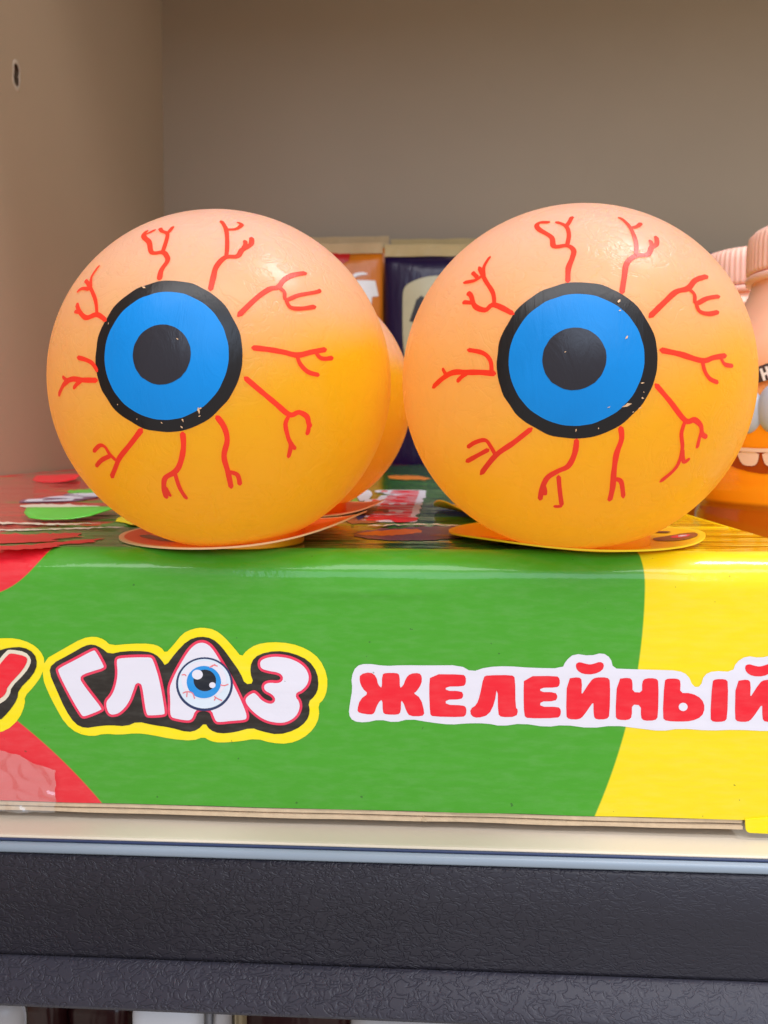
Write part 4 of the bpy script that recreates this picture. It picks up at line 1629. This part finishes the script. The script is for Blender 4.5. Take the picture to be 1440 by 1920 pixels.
# grin
mouth = bottle_patch(chaikin([(1340, 838), (1385, 842), (1440, 843), (1520, 840), (1545, 838), (1540, 868), (1500, 888), (1440, 890), (1390, 882), (1352, 864)], 1), M['mouth'], 'mouth', 0)
for q in ([(1352, 845), (1378, 846), (1376, 858), (1370, 866), (1358, 862)], [(1381, 846), (1424, 847), (1421, 866), (1415, 874), (1395, 873), (1387, 864)],
          [(1428, 847), (1470, 847), (1466, 872), (1452, 876), (1438, 874), (1432, 866)], [(1474, 847), (1510, 845), (1506, 868), (1494, 872), (1480, 866)]):
    bottle_patch(chaikin(q, 1), M['tooth'], 'tooth', 3, par=mouth)
bottle_patch(chaikin([(1365, 838), (1440, 842), (1530, 838), (1530, 845), (1440, 849), (1365, 845)], 1), M['tooth'], 'gum', 5, par=mouth)


def dome(px, py, rx, rz, hgt, mat, name, lean=0.0):
    q = on_cyl(px, py, BX, BY, brad)
    nrm = Vector((q.x - BX, q.y - BY, 0)).normalized()
    tx = Vector((-nrm.y, nrm.x, 0))
    verts, faces = [], []
    rings, seg = 10, 32
    base = Vector((q.x - BX, q.y - BY, q.z - SH)) - nrm * 0.8
    for k in range(rings + 1):
        a = math.pi / 2 * k / rings
        for s in range(seg):
            b = 2 * math.pi * s / seg
            u = rx * math.cos(a) * math.cos(b)
            w = rz * math.cos(a) * math.sin(b)
            verts.append(base + tx * (u + lean * w) + Vector((0, 0, w)) + nrm * (hgt * math.sin(a)))
    for k in range(rings):
        for s in range(seg):
            t = (s + 1) % seg
            faces.append((k * seg + s, k * seg + t, (k + 1) * seg + t, (k + 1) * seg + s))
    return new_mesh(name, verts, faces, mat, bt, smooth=True)


dome(1400, 772, 4.6, 6.2, 3.0, M['eye_grey'], 'eye', 0.0)
dome(1452, 766, 4.6, 6.8, 3.0, M['eye_grey'], 'eye', 0.0)
dome(1390, 766, 2.4, 3.0, 4.2, M['eye_dark'], 'eye_pupil')
# name tag with the visible letters
name_tag = bottle_patch(chaikin([(1408, 720), (1414, 690), (1448, 678), (1462, 684), (1462, 704), (1430, 716)], 1), M['label_dark'], 'name_tag', 1)
HL = [(1424, 692), (1429, 690), (1432, 699), (1437, 697), (1434, 688), (1439, 686), (1446, 709), (1441, 711), (1438, 702), (1434, 704), (1436, 713), (1431, 714)]
bottle_patch(HL, M['white_print'], 'letter', 4, par=name_tag)
IL = [(1411, 698), (1415, 696), (1420, 714), (1416, 716)]
bottle_patch(IL, M['white_print'], 'letter', 4, par=name_tag)

# ------------------------------------------------------------------ goods on the shelf below, seen under the lip, plus dark blocks for its shade
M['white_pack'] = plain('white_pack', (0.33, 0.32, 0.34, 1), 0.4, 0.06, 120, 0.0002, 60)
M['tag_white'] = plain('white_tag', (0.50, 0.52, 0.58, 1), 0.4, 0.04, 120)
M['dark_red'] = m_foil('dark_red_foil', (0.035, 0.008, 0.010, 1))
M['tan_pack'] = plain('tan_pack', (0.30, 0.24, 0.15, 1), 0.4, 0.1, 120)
LOW_Z = -130.0
low = new_mesh('lower_shelf', *box_vf(WALL_X, 460, 128, BACK_Y, LOW_Z - 14, LOW_Z), M['shelf'])
tag(low, kind='structure')


def low_pack(px0, px1, py, y, depth, mat, name, label, cat, bev=4.0):
    a, b = on_y(px0, py, y), on_y(px1, py, y)
    h = a.z - LOW_Z
    o = bevelled_box(name, -(b.x - a.x) / 2, (b.x - a.x) / 2, 0, depth, 0, h, bev, mat, seg=5)
    o.location = Vector(((a.x + b.x) / 2, y, LOW_Z)) * MM
    tag(o, label, cat)
    return o


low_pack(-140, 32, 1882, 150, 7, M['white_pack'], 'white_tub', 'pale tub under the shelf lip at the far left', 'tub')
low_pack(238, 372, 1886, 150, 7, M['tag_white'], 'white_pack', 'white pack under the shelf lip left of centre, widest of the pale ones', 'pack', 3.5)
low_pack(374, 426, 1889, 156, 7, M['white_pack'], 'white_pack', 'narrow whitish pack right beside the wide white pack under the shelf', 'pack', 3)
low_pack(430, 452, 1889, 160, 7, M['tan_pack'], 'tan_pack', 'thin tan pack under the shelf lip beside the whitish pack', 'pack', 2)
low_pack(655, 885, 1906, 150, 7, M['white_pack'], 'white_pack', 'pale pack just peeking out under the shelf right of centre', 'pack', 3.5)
low_pack(36, 105, 1880, 190, 40, M['dark_red'], 'dark_pack_fill', 'dark red pack under the shelf beside the pale tub', 'pack', 3)
low_pack(455, 655, 1880, 200, 40, M['dark_red'], 'dark_pack_fill', 'added dark block standing in for shade under the shelf at the centre', 'pack', 3)  # added block, its dark colour stands in for shade in the gap
low_pack(890, 1500, 1880, 200, 40, M['dark_red'], 'dark_pack_fill', 'wide dark block added for the shade under the shelf at right', 'pack', 3)  # also added, fills the right of the gap with painted shade
low_pack(-400, 1900, 1878, 250, 60, M['dark_red'], 'dark_fill_block', 'long dark block added deep under the shelf as shade behind the packs', 'carton', 3)  # backing block added so the space under the lip goes dark
low_pack(118, 232, 1884, 195, 40, M['dark_red'], 'dark_pack_fill', 'dark red pack under the shelf beside the wide white pack', 'pack', 3)

# object coordinates of the carton's pieces: keep the print layout in world millimetres
for o in carton.children:
    off = o.location + carton.location
    o.data.transform(Matrix.Translation(off))
    o.location = -carton.location

# printed pieces belong to the panel they are printed on
panel = {o.name: o for o in carton.children if o.name in ('front_panel', 'lid_panel')}
for lst, nm in ((ON_FRONT, 'front_panel'), (ON_LID, 'lid_panel')):
    for o in lst:
        o.parent = panel[nm]
        o.location = (0, 0, 0)
